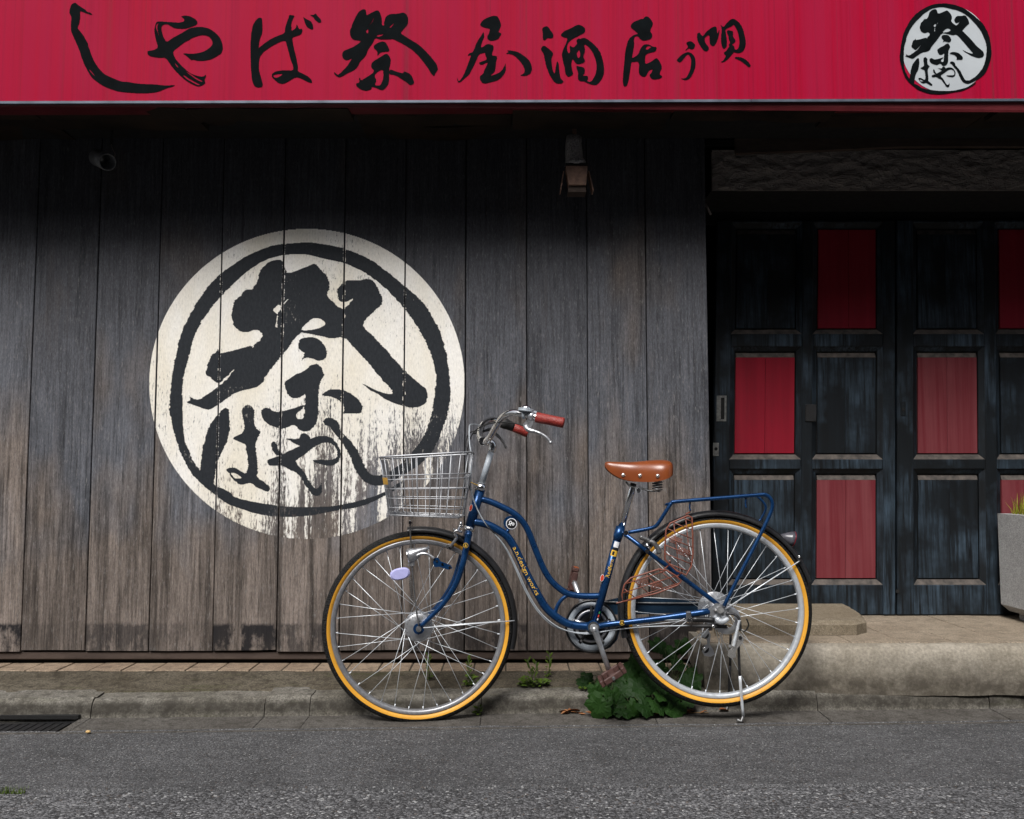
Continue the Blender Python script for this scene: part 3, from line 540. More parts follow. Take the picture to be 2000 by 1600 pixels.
# ---------------------------------------------------------------- plank wall with the painted emblem
wall = empty('plank_wall', (-1.4, .02, .11), 'weathered grey wooden plank wall painted with a round black and cream emblem', 'wall')
GAP = [-430, -306, -182, -57, 66, 188, 309.5, 431, 552, 671.5, 790.5, 909, 1029, 1147, 1262, 1381]
GX = [P(g, 600, YW).x for g in GAP]; ZB, ZTOP = P(1000, 1271, YW).z, 2.30
DISC = [[(599.5 + 308*math.cos(a*math.pi/60), 750 + 303*math.sin(a*math.pi/60)) for a in range(120)]]
for i in range(len(GX) - 1):
    gl = .0020 + .0007*math.sin(i*4.1); a, b = GX[i] + (gl if i else 0), GX[i+1] - (gl if i < len(GX) - 2 else 0)
    dy = .0022 * math.sin(i * 5.3); c = .002; n = 24; vs = []; fs = []
    zb = ZB + .003*math.sin(i*3.7)
    for k in range(n + 1):                      # cross section swept up the board, its foot a little ragged
        for j, (X, Y) in enumerate([(a, .028), (a, c + dy), (a + c, dy), (a + (b-a)*.33, dy - .0006), (a + (b-a)*.67, dy - .0006), (b - c, dy), (b, c + dy), (b, .028)]):
            z = zb + (ZTOP - zb) * k / n
            if k == 0: z += .004 * mnoise.noise((X*30, 0, i))
            vs.append((X + .0012*mnoise.noise((0, z*2, i + j//4)), Y, z))
    for k in range(n):
        for j in range(7): fs.append((k*8+j, k*8+j+1, k*8+8+j+1, k*8+8+j))
    fs += [tuple(range(7, -1, -1)), tuple(n*8 + j for j in range(8))]
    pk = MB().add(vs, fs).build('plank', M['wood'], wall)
    x0p = lambda y, X=a + .0014: CX + FPX * X / ((YW - CAM.y) / (math.cos(PITCH) - (CY - y)/FPX*math.sin(PITCH)))
    x1p = lambda y, X=b - .0014: CX + FPX * X / ((YW - CAM.y) / (math.cos(PITCH) - (CY - y)/FPX*math.sin(PITCH)))
    lim = lambda y: (x0p(y), x1p(y))
    if GAP[i+1] > 285 and GAP[i] < 912:
        mb = MB(); fill(mb, DISC, [], dy - .0011, 1.5, .25, lim)
        if mb.v: mb.build('cream_paint', M['paint'], pk)
        mb = MB(); fill(mb, EMB, EMB_HOLES, dy - .0016, 1.0, 2.2, lim)
        if mb.v: mb.build('ink_brushwork', M['ink'], pk)
MB().box((GX[0], .030, ZB - .02), (XJ - .004, .06, 2.3)).build('backing', M['black'], wall)
mb = MB().cbox((GX[0], .010, .1165), (XJ - .002, .09, ZB - .006), .004); mb.build('sill_beam', M['beam'], wall)
MB().box((GX[0], .04, .0975), (XJ - .002, .085, .1165)).build('sill_gap_shade', M['black'], wall)  # black strip painted as the shade in the gap under the sill
MB().box((XJ - .03, .06, ZT), (XJ - .004, .42, 2.3)).build('side_return', M['beam'], wall)
for (sx, sy0, sy1) in ((92, 1272, 1215), (132, 1273, 1210), (228, 1273, 1160), (472, 1272, 1225), (472, 1150, 1105), (621, 1270, 1228), (1072, 1268, 1190), (1330, 900, 960), (355, 300, 360), (980, 420, 520)):
    a, b = P(sx, sy0, YW), P(sx + 1.5, sy1, YW); MB().add([(a.x - .0007, -.0040, max(a.z, ZB + .004)), (a.x + .0007, -.0040, max(a.z, ZB + .004)), (b.x + .0002, -.0040, b.z), (b.x - .0002, -.0040, b.z)], [(0, 1, 2, 3)]).build('split', M['black'], wall)
# small screws, nail heads and a splinter of pale lath beside the wall end
st = MB(); st.tube([P(1374, 394, .05), P(1381, 404, .03), P(1388, 419, .015)], [.004, .0042, .0045], 6)
tag(st.build('pale_lath', M['pale']), 'short pale broken stick poking out beside the plank wall end', 'stick')

# ---------------------------------------------------------------- upper wall, soffit, sign
up = empty('unseen_upper_wall', (0, 0, 2.3), 'dark plastered upper wall added unseen behind the red sign to block sky', 'wall')  # plaster wall out of view, added to block the sky
MB().box((-4.2, -.02, 2.31), (4.2, .3, 4.6)).build('plaster', M['plaster'], up)
sf = empty('soffit', (0, -.2, 2.2), 'rotten dark brown boards under the red sign', 'soffit')
for i in range(14):
    x0 = -4.2 + i*.6; z = [P(1000, 214, -.40).z, P(1000, 232, -.26).z, P(1000, 250, -.12).z]
    for j, (ya, yb) in enumerate(((-.43, -.30), (-.295, -.17), (-.165, -.02))):
        if abs(x0) < 2.6 or j < 3:
            dz = .012 * math.sin(i*2.3 + j*1.9); t = .010 * math.sin(i*1.3 + j)
            vs = []; m = 9
            for k in range(m):
                X = x0 + .003 + .594*k/(m-1); w = .010 * mnoise.noise((X*6, j*3.3, 1)); e = .012 * mnoise.noise((X*9, j, 5))
                vs += [(X, ya + e, z[j] + dz + t*k/m + w), (X, yb + e, z[j] + dz + t*k/m + w + .004), (X, yb + e, z[j] + dz + .03), (X, ya + e, z[j] + dz + .03)]
            fs = [(4*k+a, 4*k+(a+1)%4, 4*k+4+(a+1)%4, 4*k+4+a) for k in range(m-1) for a in range(4)]
            fs += [(3,2,1,0), (4*m-4, 4*m-3, 4*m-2, 4*m-1)]
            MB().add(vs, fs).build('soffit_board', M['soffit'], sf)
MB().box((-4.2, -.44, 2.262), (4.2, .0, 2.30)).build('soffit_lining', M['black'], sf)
sign = empty('shop_sign', (0, YS, P(1000, 200, YS).z), 'long crimson shop sign with black brush calligraphy and a white round emblem', 'sign')
zl, zr = P(0, 199, YS).z, P(2000, 194, YS).z; XL, XRr = P(0, 199, YS).x, P(2000, 194, YS).x
zb = lambda X: zl + (zr - zl) * (X - XL) / (XRr - XL)
mb = MB(); A, B = -2.75, 2.75
mb.add([(A, YS, zb(A)), (B, YS, zb(B)), (B, YS, 2.80), (A, YS, 2.80), (A, YS + .010, zb(A)), (B, YS + .010, zb(B)), (B, YS + .010, 2.80), (A, YS + .010, 2.80)], BOXF and [(0,1,2,3), (5,4,7,6), (3,2,6,7), (4,0,3,7), (1,5,6,2), (4,5,1,0)])
mb.build('panel', M['sign'], sign)
MB().box((A + .004, YS + .012, max(zb(A), zb(B)) + .012), (B - .004, YS + .42, 2.796)).build('case', M['black'], sign)
for (a, b) in ((A, P(1466, 200, YS).x), (P(1466, 200, YS).x + .0015, B)):
    MB().add([(a, YS - .006, zb(a) - .009), (b, YS - .006, zb(b) - .009), (b, YS - .006, zb(b)), (a, YS - .006, zb(a)), (a, YS + .012, zb(a) - .009), (b, YS + .012, zb(b) - .009), (b, YS + .012, zb(b) - .0005), (a, YS + .012, zb(a) - .0005)],
             [(0,1,2,3), (3,2,6,7), (4,0,3,7), (1,5,6,2), (4,5,1,0)]).build('edge_trim', M['trim'], sign)
# the red return under the face drops a little lower towards the right
vs = []
for X in (A, P(700, 205, YS).x, P(1200, 205, YS).x, B):
    dz = max(0, (X - P(300, 205, YS).x)) * .0105
    vs += [(X, YS + .004, zb(X) - .0095), (X, YS + .012, zb(X) - .011 - dz), (X, YS + .10, zb(X) - .009)]
MB().add(vs, [f for i in range(3) for f in ((3*i, 3*i+1, 3*i+4, 3*i+3), (3*i+1, 3*i+2, 3*i+5, 3*i+4))]).build('red_return', M['flange'], sign)
for fr, solid, holes in GLYPHS:
    q0 = px(*fr, solid[0])[0]; ch = empty('brush_character', P(q0[0], q0[1], YS), parent=sign)
    for s in solid:
        mb = MB(); fill(mb, [px(*fr, s)], [px(*fr, h) for h in holes], YS - .0012, .6, .5); mb.build('brush_stroke', M['letter'], ch)
lg = lambda p: [(1847 + (x - 606)*.327, 95.5 + (y - 742)*.331) for (x, y) in p]
mb = MB(); fill(mb, [[(1847.5 + 86*math.cos(a*math.pi/40), 95 + 86*math.sin(a*math.pi/40)) for a in range(80)]], [], YS - .0012, .7, 0); e = mb.build('emblem_disc', M['logo'], sign)
big = [lg(p) for p in EMB]; mb = MB(); fill(mb, big, [lg(h) for h in EMB_HOLES], YS - .0022, .5, .5); mb.build('emblem_brushwork', M['letter'], e)

# ---------------------------------------------------------------- entrance: lintel, header, doors
mb = MB(); nx, nz = 260, 22; x0, x1, z0, z1 = P(1391, 330, .05).x, 3.3, P(1500, 372, .05).z, P(1500, 293, .05).z
vs = []; fs = []
for i in range(nx + 1):
    for j in range(nz + 1):
        X = x0 + (x1 - x0)*i/nx; Z = z0 + (z1 - z0)*j/nz
        e = .010*mnoise.noise((X*12, Z*26, 0)) + .009*mnoise.noise((X*34, Z*60, 4)) + .005*mnoise.noise((X*80, Z*120, 7)) if 0 < i < nx and 0 < j < nz else 0
        vs.append((X, .05 + e, Z + (.002*mnoise.noise((X*12, 7, j)) if j in (0, nz) else 0)))
fs = [(i*(nz+1)+j, (i+1)*(nz+1)+j, (i+1)*(nz+1)+j+1, i*(nz+1)+j+1) for i in range(nx) for j in range(nz)]
mb.add(vs, fs, True); mb.box((x0 + .002, .072, z0 + .006), (x1, .076, z1 - .002))
tag(mb.build('stone_lintel', M['lintel']), 'rough hewn grey brown beam over the doors', 'lintel')
MB_l = MB().box((x0 + .004, .077, z0 + .012), (x1, .40, z1 + .05)); tag(MB_l.build('lintel_shade_block', M['black']), 'black block painted as the shade behind the rough hewn beam', 'beam')  # black block standing for the unlit underside of the beam
mb = MB(); x0 = P(1437, 260, -.03).x
mb.prism([(x0, P(1437, 299, -.03).z), (P(1640, 294, -.03).x, P(1640, 292, -.03).z), (P(1760, 285, -.03).x, P(1760, 286, -.03).z), (3.3, P(1900, 284, -.03).z), (3.3, 2.262), (x0, 2.262)], -.03, -.004)
tag(mb.build('header_board', M['beam']), 'dark brown header board above the rough beam', 'board')
tr_ = empty('transom', (1.9, .4, 1.95), 'black recess boards above the panelled doors', 'transom')
MB().box((XJ - .01, YD + .03, P(1500, 436, YD).z), (3.3, YD + .06, 2.3)).build('board', M['black'], tr_)
MB().box((XJ - .01, .06, 2.24), (3.3, YD + .05, 2.262)).build('recess_ceiling', M['black'], tr_)
wr = empty('end_wall', (3.5, 0, .2), 'plain dark timber wall at the far end of the entrance', 'wall')
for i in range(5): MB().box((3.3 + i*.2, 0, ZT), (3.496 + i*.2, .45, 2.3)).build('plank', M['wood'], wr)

def door(xp, label, reds, faded, seed):         # xp: pixel columns  left edge, panel1 l r, panel2 l r, right edge
    X = [P(v, 900, YD).x for v in xp]; zr = lambda v: P(1500, v, YD).z
    d = empty('panelled_door', ((X[0] + X[5])/2, YD, ZT), label, 'door')
    rows = [(447, 640), (688, 885), (928, 1130)]; top, bot = zr(430), ZT + .004
    T = .035; F = YD
    MB().cbox((X[0], F, bot), (X[1] - .028, F + T, top), .003).build('stile', M['door'], d)
    MB().cbox((X[2] + .028, F, bot), (X[3] - .028, F + T, top), .003).build('mullion', M['door'], d)
    MB().cbox((X[4] + .028, F, bot), (X[5], F + T, top), .003).build('stile', M['door'], d)
    for (pl_, pr_) in ((X[1], X[2]), (X[3], X[4])):
        zs = [top, zr(rows[0][0]) + .028]
        edges = [(zr(rows[0][0]) + .028, top), (zr(rows[1][0]) + .026, zr(rows[0][1]) - .028), (zr(rows[2][0]) + .026, zr(rows[1][1]) - .028), (bot, zr(rows[2][1]) - .028)]
        for (a, b) in edges: MB().cbox((pl_ - .0275, F + .0015, a), (pr_ + .0275, F + T, b), .003).build('rail', M['door'], d)
    for r_, (ya, yb) in enumerate(rows):
        for c_, (a, b) in enumerate(((X[1], X[2]), (X[3], X[4]))):
            zt, zb_ = zr(ya), zr(yb); o = .028; isr = (r_, c_) in reds
            # sloping moulding round the panel
            fr_o = [(a - o, F + .004, zb_ - o), (b + o, F + .004, zb_ - o), (b + o, F + .004, zt + o), (a - o, F + .004, zt + o)]
            fr_i = [(a - .006, F + .020, zb_ - .006), (b + .006, F + .020, zb_ - .006), (b + .006, F + .020, zt + .006), (a - .006, F + .020, zt + .006)]
            mm = MB().add(fr_o + fr_i, [(i, (i+1)%4, 4+(i+1)%4, 4+i) for i in range(1, 4)]).build('moulding', M['door'], d)
            MB().add([fr_o[0], fr_o[1], fr_i[1], fr_i[0]], [(0, 1, 2, 3)]).build('dusty_ledge', M['dust'], mm)
            s = .011                            # raised field: two boards side by side, with its own bevel on top
            fld = empty('panel', ((a+b)/2, F + .03, zb_), parent=d)
            ft = .0 if isr and r_ == 0 else .022
            mid = a + (b - a) * (.5 + .03*math.sin(seed + r_*2 + c_))
            for (u, v) in ((a, mid - .0008), (mid + .0008, b)):
                mt = M['oldred' if (r_, c_) in faded else 'red'] if isr else M['door']
                MB().box((u, F + .017, zb_), (v, F + .03, zt - ft)).build('panel_board', mt, fld)
            if ft:
                MB().add([(a, F + .0168, zt - ft + .0005), (b, F + .0168, zt - ft + .0005), (b + .0, F + .027, zt), (a, F + .027, zt)], [(0, 1, 2, 3)]).build('panel_bevel', M['dust'], fld)
            MB().box((a - .006, F + .029, zb_ - .006), (b + .006, F + .034, zt + .006)).build('panel_back', M['black'], fld)
    return d, X, zr
d1, X, zr = door([1393, 1436, 1552, 1598, 1712, 1748], 'black panelled sliding door with a steel finger pull beside the plank wall', {(0,1), (1,0), (2,1)}, {(2,1)}, 1)
pz = lambda x, y: P(x, y, YD)
# finger pull and lock on the first door
a, b = pz(1396, 823), pz(1414, 773); pull = empty('finger_pull', ((a.x+b.x)/2, YD, a.z), parent=d1)
for (lo, hi) in (((a.x, b.z - .009), (b.x, b.z)), ((a.x, a.z), (b.x, a.z + .009)), ((a.x, a.z + .009), (a.x + .009, b.z - .009)), ((b.x - .008, a.z + .009), (b.x, b.z - .009))):
    MB().box((lo[0], YD - .0035, lo[1]), (hi[0], YD + .004, hi[1])).build('pull_frame', M['plate'], pull)
MB().box((a.x + .0085, YD - .0008, a.z + .0085), (b.x - .0075, YD + .002, b.z - .0085)).build('pull_recess', M['black'], pull)
MB().box((a.x + .0095, YD - .0022, a.z + .010), (a.x + .019, YD - .0010, b.z - .010)).build('pull_inside', M['plate'], pull)
a, b = pz(1391, 891), pz(1402, 865); lk = MB().cbox((a.x, YD - .003, a.z), (b.x, YD + .003, b.z), .001).build('lock_plate', M['plate'], d1)
c = pz(1396.5, 877); MB().cyl((c.x, YD - .005, c.z), (c.x, YD - .0028, c.z), .0075, seg=16).build('keyhole', M['black'], lk)
a, b = pz(1570, 850), pz(1590, 790); MB().cbox((a.x, YD - .006, a.z + .06), (b.x, YD + .002, b.z), .003).build('old_lock_box', M['grate'], d1)
d2, X2, _ = door([1752, 1796, 1912, 1959, 2075, 2112], 'black panelled door with a keyhole half behind the grey planter', {(0,1), (1,0), (2,1)}, {(1,0), (2,1)}, 4)
c = pz(1760, 800); lk = MB().cbox((c.x - .010, YD - .0025, c.z - .03), (c.x + .012, YD + .003, c.z + .035), .002).build('keyhole_plate', M['door'], d2)
MB().cyl((c.x + .001, YD - .0045, c.z), (c.x + .001, YD - .0022, c.z), .0085, seg=14).build('keyhole', M['black'], lk)
c = pz(1760, 1155); MB().cyl((c.x, YD - .002, c.z), (c.x, YD + .002, c.z), .0085, seg=12).build('bolt_hole', M['black'], d2)
def lean(o):                                    # the old doors stand a little out of square
    for ch in o.children:
        if ch.type == 'MESH':
            for v in ch.data.vertices: v.co.x += (v.co.z - .85) * .030
        lean(ch)
lean(d1); lean(d2)
jm = MB().cbox((X2[5] + .06, YD - .02, ZT), (3.3, YD + .05, 2.24), .004); tag(jm.build('door_post', M['door']), 'black post at the end of the panelled doors', 'post')

# black painted room added behind the doors to stop light leaks
rm = empty('leak_stop_room', (2, 1.2, ZT), 'black walled room added behind the panelled doors to stop light leaks', 'room')
xa_, xb_, yb_ = -4.2, 4.2, 2.6
for lo, hi in (((xa_, yb_, 0), (xb_, yb_ + .1, 2.4)), ((xa_, .46, 2.31), (xb_, yb_, 2.4)), ((xa_, .46, .05), (xb_, yb_, ZT - .01)), ((xa_ - .1, .09, 0), (xa_, yb_, 2.4)), ((xb_, .09, 0), (xb_ + .1, yb_, 2.4))):
    MB().box(lo, hi).build('room_wall', M['black'], rm)
# unseen houses added across the street to block low sky and darken the wall
def house(x0, x1, y, h, mat, label, seed):
    g = random.Random(seed); t = empty('sky_blocking_house', ((x0 + x1)/2, y, -.014), label, 'house')
    MB().box((x0, y - 6, -.014), (x1, y, h)).build('wall', mat, t)
    rf = [(x0 - .3, y + .5, h), (x1 + .3, y + .5, h), (x1 + .3, y - 3, h + 1.5), (x0 - .3, y - 3, h + 1.5), (x1 + .3, y - 6.5, h), (x0 - .3, y - 6.5, h)]
    MB().add(rf, [(0, 1, 2, 3), (3, 2, 4, 5), (0, 3, 5), (1, 4, 2), (0, 5, 4, 1)]).build('roof', M['trim'], t)
    n = int((x1 - x0)/2.2)
    for i in range(n):
        for (za, zb_) in ((1.0, 2.1), (3.7, 4.9)):
            xa = x0 + .6 + i*2.2; w = MB().box((xa, y - .01, za), (xa + 1.2, y + .05, zb_)).build('window', M['trim'], t)
            for k in range(2): MB().box((xa + .06 + k*.56, y + .03, za + .06), (xa + .58 + k*.56, y + .058, zb_ - .06)).build('pane', M['letter'], w)
house(-13.0, -3.2, -8.4, 6.4, M['plaster'], 'added unseen dark plastered house blocking low sky across the street', 1)
house(-3.0, 6.2, -8.6, 6.8, M['plaster'], 'added unseen grey house blocking low sky straight across the street', 2)
house(6.4, 14.5, -8.3, 6.1, M['plaster'], 'added unseen lower dark house blocking low sky at the end of the row', 3)

# ---------------------------------------------------------------- lamps under the sign
def spot():
    a, b = P(190, 308, -.16), P(222, 322, -.26); t = empty('spot_lamp', P(216, 288, -.15), 'small pitted cylinder spot lamp hanging by a wire under the sign', 'lamp')
    ax = (b - a).normalized(); r = .033; n = 22
    nrm = ax.orthogonal().normalized(); bn = ax.cross(nrm); vs = []; fs = []
    prof = [(0, .55), (.0, 1.0), (1, 1.0), (1, .90), (.12, .86), (.12, .0)]
    L = .105
    for k in range(n):
        an = 2*math.pi*k/n; dr = nrm*math.cos(an) + bn*math.sin(an)
        for (s, q_) in prof: vs.append(a + ax*L*s + dr*r*q_)
    m = len(prof)
    for k in range(n):
        k2 = (k+1) % n
        for j in range(m-1): fs.append((k*m+j, k2*m+j, k2*m+j+1, k*m+j+1))
    MB().add(vs, fs, True).build('lamp_body', M['lampmetal'], t)
    MB().ball(a + ax*L*.35, .016, u=10, v=6).build('bulb', M['plate'], t)
    MB().tube(curve([P(217, 281, -.14), P(219, 289, -.16), P(224, 300, -.17), P(224, 311, -.19)], 5), .0013, 5).build('wire', M['pale'], t)
    c = P(218, 283, -.14); MB().cyl(c, c + Vector((0, 0, .16)), .006, seg=8).build('hanger', M['black'], t)
spot()
def flood():
    Y = -.17; t = empty('flood_lamp', P(1124, 262, Y), 'rusty boxed flood lamp with foil wrapped neck hanging under the sign', 'lamp')
    s = 3.48/FPX
    def ring(x, y, hx, hy, d=0): 
        c = P(x, y, Y + d); return [(c.x - hx*s, c.y - hy*s, c.z), (c.x + hx*s, c.y - hy*s, c.z), (c.x + hx*s, c.y + hy*s, c.z), (c.x - hx*s, c.y + hy*s, c.z)]
    def loft(rs):
        vs = [v for r in rs for v in r]; fs = [(3, 2, 1, 0), tuple(len(vs) - 4 + i for i in range(4))]
        for i in range(len(rs) - 1): fs += [(4*i+k, 4*i+(k+1)%4, 4*i+4+(k+1)%4, 4*i+4+k) for k in range(4)]
        return MB().add(vs, fs)
    c = P(1122, 263, Y); MB().tube([P(1122, 276, Y), c, c + Vector((0, .02, .12))], .008, 8).build('hanger', M['rust'], t)
    pts = [P(x, y, Y) for x, y in ((1122, 268), (1120, 280), (1121, 300), (1122, 312), (1124, 318), (1124, 326))]
    MB().tube(pts, [16*s, 27*s/1.7, 30*s/1.7, 31*s/1.7, 37*s/1.8, 39*s/1.8], 12).build('neck', M['foil'], t)
    loft([ring(1125, 330, 22, 20), ring(1125, 325, 22, 20)]).build('collar', M['black'], t)
    loft([ring(1127, 366, 17, 17), ring(1125, 331, 21, 20)]).build('box', M['rust'], t)
    loft([ring(1126, 380, 18, 17, .01), ring(1126, 367, 17, 16, .01)]).build('visor', M['beam'], t)
    for sx, x0, x1 in ((-1, 1102, 1096), (1, 1149, 1158)):
        a, b = P(x0, 334, Y - .01), P(x1, 371, Y - .01)
        MB().add([a, b, b + Vector((0, .06, 0)), a + Vector((0, .06, 0)), a + Vector((.004*sx, 0, 0)), b + Vector((.004*sx, 0, 0)), b + Vector((.004*sx, .06, 0)), a + Vector((.004*sx, .06, 0))],
                 [(0,1,2,3), (7,6,5,4), (0,4,5,1), (2,6,7,3), (1,5,6,2), (0,3,7,4)]).build('side_flap', M['rust'], t)
flood()
# ---------------------------------------------------------------- the bicycle
YB = -0.45                                     # its middle plane
def Bp(x, y, off=0.0): return P(x, y, YB + off)
def mk_metpaint():
    m, nt = newmat('satin_blue_paint'); n = noi(nt, obco(nt), scale=30, det=3)
    c = mixc(nt, mrg(nt, n, .3, .7), (.004, .040, .130), (.006, .050, .155))
    finish(nt, c, mrg(nt, n, .3, .7, .25, .34), .6, noi(nt, obco(nt), scale=900, det=1), .02, .0005, **{'Coat Weight': .25, 'Coat Roughness': .2}); return m
def mk_tread():
    m, nt = newmat('tyre_tread'); oc = obco(nt)
    v = nd(nt, 'ShaderNodeTexVoronoi', {'Vector': oc, 'Scale': 190.0}).outputs['Distance']
    finish(nt, mixc(nt, mrg(nt, v, .2, .6), (.020, .020, .020), (.008, .008, .008)), .75, 0, mth(nt, 'SUBTRACT', 0.0, v), .9, .004); return m
def mk_side():
    m, nt = newmat('amber_sidewall'); oc = obco(nt); n = noi(nt, oc, scale=45, det=5, ro=.7); d = noi(nt, oc, scale=9, det=3)
    c = mixc(nt, mrg(nt, d, .35, .65), (.62, .285, .020), (.70, .345, .030)); c = mixc(nt, mth(nt, 'MULTIPLY', mrg(nt, n, .60, .72), .75), c, (.11, .05, .010))
    finish(nt, c, .55, 0, n, .1, .001); return m
def mk_leather():
    m, nt = newmat('tan_leather'); oc = obco(nt); n = noi(nt, oc, scale=420, det=4); d = noi(nt, oc, scale=14, det=3)
    finish(nt, mixc(nt, mrg(nt, d, .3, .7), (.155, .036, .010), (.205, .052, .014)), .3, 0, n, .12, .0008); return m
def mk_grip():
    m, nt = newmat('red_stitched_grip'); oc = obco(nt)
    w = nd(nt, 'ShaderNodeTexVoronoi', {'Vector': oc, 'Scale': 330.0}).outputs['Distance']
    finish(nt, mixc(nt, mrg(nt, w, .1, .6), (.34, .040, .024), (.20, .018, .014)), .42, 0, mth(nt, 'SUBTRACT', 0.0, w), .6, .002); return m
K = dict(
 blue=mk_metpaint(), tread=mk_tread(), side=mk_side(), leather=mk_leather(), grip=mk_grip(),
 navy=plain('navy_plastic', (.006, .022, .045), .4, var=.1), black=plain('satin_black', (.012, .012, .013), .38, var=.15, vs=20),
 rubber=plain('black_rubber', (.014, .014, .014), .6), chrome=plain('chrome', (.80, .80, .80), .12, 1.0, var=.04, vs=30),
 alu=plain('silver_aluminium', (.50, .51, .53), .34, .85, var=.10, vs=60), rim=plain('brushed_rim', (.28, .285, .30), .42, .6, var=.12, vs=90),
 paler=plain('pale_rim', (.50, .53, .56), .42, .4, var=.06, vs=60), steel=plain('spoke_steel', (.76, .80, .84), .36, .4, var=.05, vs=40),
 dull=plain('dull_steel', (.20, .20, .20), .45, .8, var=.3, vs=70), grey=plain('grey_plastic', (.36, .40, .44), .42, var=.06),
 wire=plain('galvanised_wire', (.36, .37, .39), .42, .55, var=.12, vs=60), brown=plain('brown_coated_wire', (.17, .050, .030), .5, var=.15),
 pedal=plain('brown_pedal', (.060, .026, .021), .55, var=.2, vs=60), lav=plain('lavender_reflector', (.42, .42, .72), .25, var=.05),
 redl=plain('red_lens', (.22, .008, .022), .2), yel=plain('yellow_decal', (.78, .47, .05), .45, var=.05), wht=plain('white_decal', (.75, .76, .78), .4, var=.04),
 blk=plain('black_decal', (.010, .010, .012), .4), orange=plain('red_badge', (.55, .06, .03), .4), green=plain('green_decal', (.05, .30, .10), .4),
 mustard=plain('mustard_label', (.36, .20, .03), .6), dark=plain('dark_steel', (.07, .07, .072), .4, .7, var=.25, vs=60), amber=plain('amber_reflector', (.30, .07, .012), .3), lampgrey=plain('smoky_lamp_body', (.075, .075, .088), .35), cable=plain('grey_cable', (.34, .37, .40), .4, .2), rivet=plain('bright_rivet', (.85, .83, .78), .2, .9),
)
bike = empty('bicycle', (Bp(1100, 1300).x, YB, 0), 'blue step through city bicycle with wire basket and amber tyres parked by the kerb', 'bicycle')
HUB_F, HUB_R = Bp(818, 1222.5), Bp(1400, 1191.5)
RW = .333
AX0, AX1 = Bp(914, 1043), Bp(944, 944); AXD = (AX1 - AX0).normalized()
STEER = Matrix.Translation(AX0) @ Matrix.Rotation(R(6), 4, AXD) @ Matrix.Translation(-AX0)
def S(p): return STEER @ Vector(p)
def steer(o): o.matrix_basis = STEER @ o.matrix_basis; return o

def ring_prof(r, w, t): return [(r - t, -w), (r, -w), (r, w), (r - t, w)]
def wheel(name, c, flange, rimmat, nsp, phase, hubw):
    w = empty(name, c, parent=bike)
    wt, cz = .0185, .3145
    tp = [(cz + .0175*math.sin(a), wt*math.cos(a)) for a in [R(4) + R(172)*k/10 for k in range(11)]]
    tp = [(.3152, wt + .0004)] + [(max(r_ + .001, .3152), y) for r_, y in tp[1:-1]] + [(.3152, -wt - .0004)]
    MB().lathe(tp, c, 120, closed_prof=False).build('tyre', K['tread'], w)
    for s in (1, -1):
        sp = [(.3153, s*(wt + .0001)), (.3120, s*(wt - .0005)), (.3075, s*(wt - .0022)), (.3035, s*(wt - .0055)), (.3010, s*.0105)]
        MB().lathe(sp, c, 120, closed_prof=False).build('sidewall', K['side'], w)
    MB().lathe([(.3025, -.0125), (.3030, -.0135), (.2990, -.0142), (.2900, -.0138), (.2870, -.010), (.2850, 0), (.2870, .010), (.2900, .0138), (.2990, .0142), (.3030, .0135), (.3025, .0125)], c, 120, closed_prof=False).build('rim', rimmat, w)
    ms = []
    for side in (-1, 1):
        for trail in (-1, 1):
            a = trail * R(68)
            p0 = (flange*math.cos(a), side*hubw + (.0012*trail), flange*math.sin(a)); p1 = (.2875*math.cos(0.0), side*.003, .0)
            ms.append(MB().cyl(p0, p1, .00100, seg=6).mesh('spoke', K['steel']))
    nip = MB().cyl((.289, 0, 0), (.277, 0, 0), .0021, seg=6).mesh('nipple', K['steel'])
    for i in range(nsp):
        side = i % 2; trail = (i // 2) % 2; an = 2*math.pi*i/nsp + phase
        # turn so that the rim end lands evenly round the rim
        o = bpy.data.objects.new('spoke', ms[side*2 + trail]); o.matrix_basis = Matrix.Translation(c) @ Matrix.Rotation(-an, 4, 'Y'); put(o, w)
    for i in range(nsp):
        o = bpy.data.objects.new('nipple', nip); o.matrix_basis = Matrix.Translation(c) @ Matrix.Rotation(-(2*math.pi*i/nsp + phase), 4, 'Y'); put(o, w)
    return w
fw = wheel('front_wheel', HUB_F, .045, K['rim'], 36, .06, .028)
h = MB().lathe([(.008, -.036), (.028, -.034), (.046, -.030), (.049, -.028), (.049, -.0255), (.036, -.024), (.034, .024), (.049, .0255), (.049, .028), (.046, .030), (.028, .034), (.008, .036)], HUB_F, 40, closed_prof=False); h.build('hub', K['alu'], fw)
MB().cyl(HUB_F + Vector((0, -.056, 0)), HUB_F + Vector((0, .056, 0)), .005, seg=10).build('axle', K['dull'], fw)
for s in (-1, 1):
    MB().cyl(HUB_F + Vector((0, s*.047, 0)), HUB_F + Vector((0, s*.059, 0)), .0105, .009, 12).build('axle_nut', K['dull'], fw)
    MB().cyl(HUB_F + Vector((0, s*.043, 0)), HUB_F + Vector((0, s*.0468, 0)), .019, seg=20).build('dropout', K['blue'], fw)
for k in range(18):
    a = 2*math.pi*k/18; c = HUB_F + Vector((.042*math.cos(a), -.0315, .042*math.sin(a)))
    MB().cyl(c, c + Vector((0, -.0012, 0)), .0017, seg=6).build('spoke_head', K['chrome'], fw)
steer(fw)
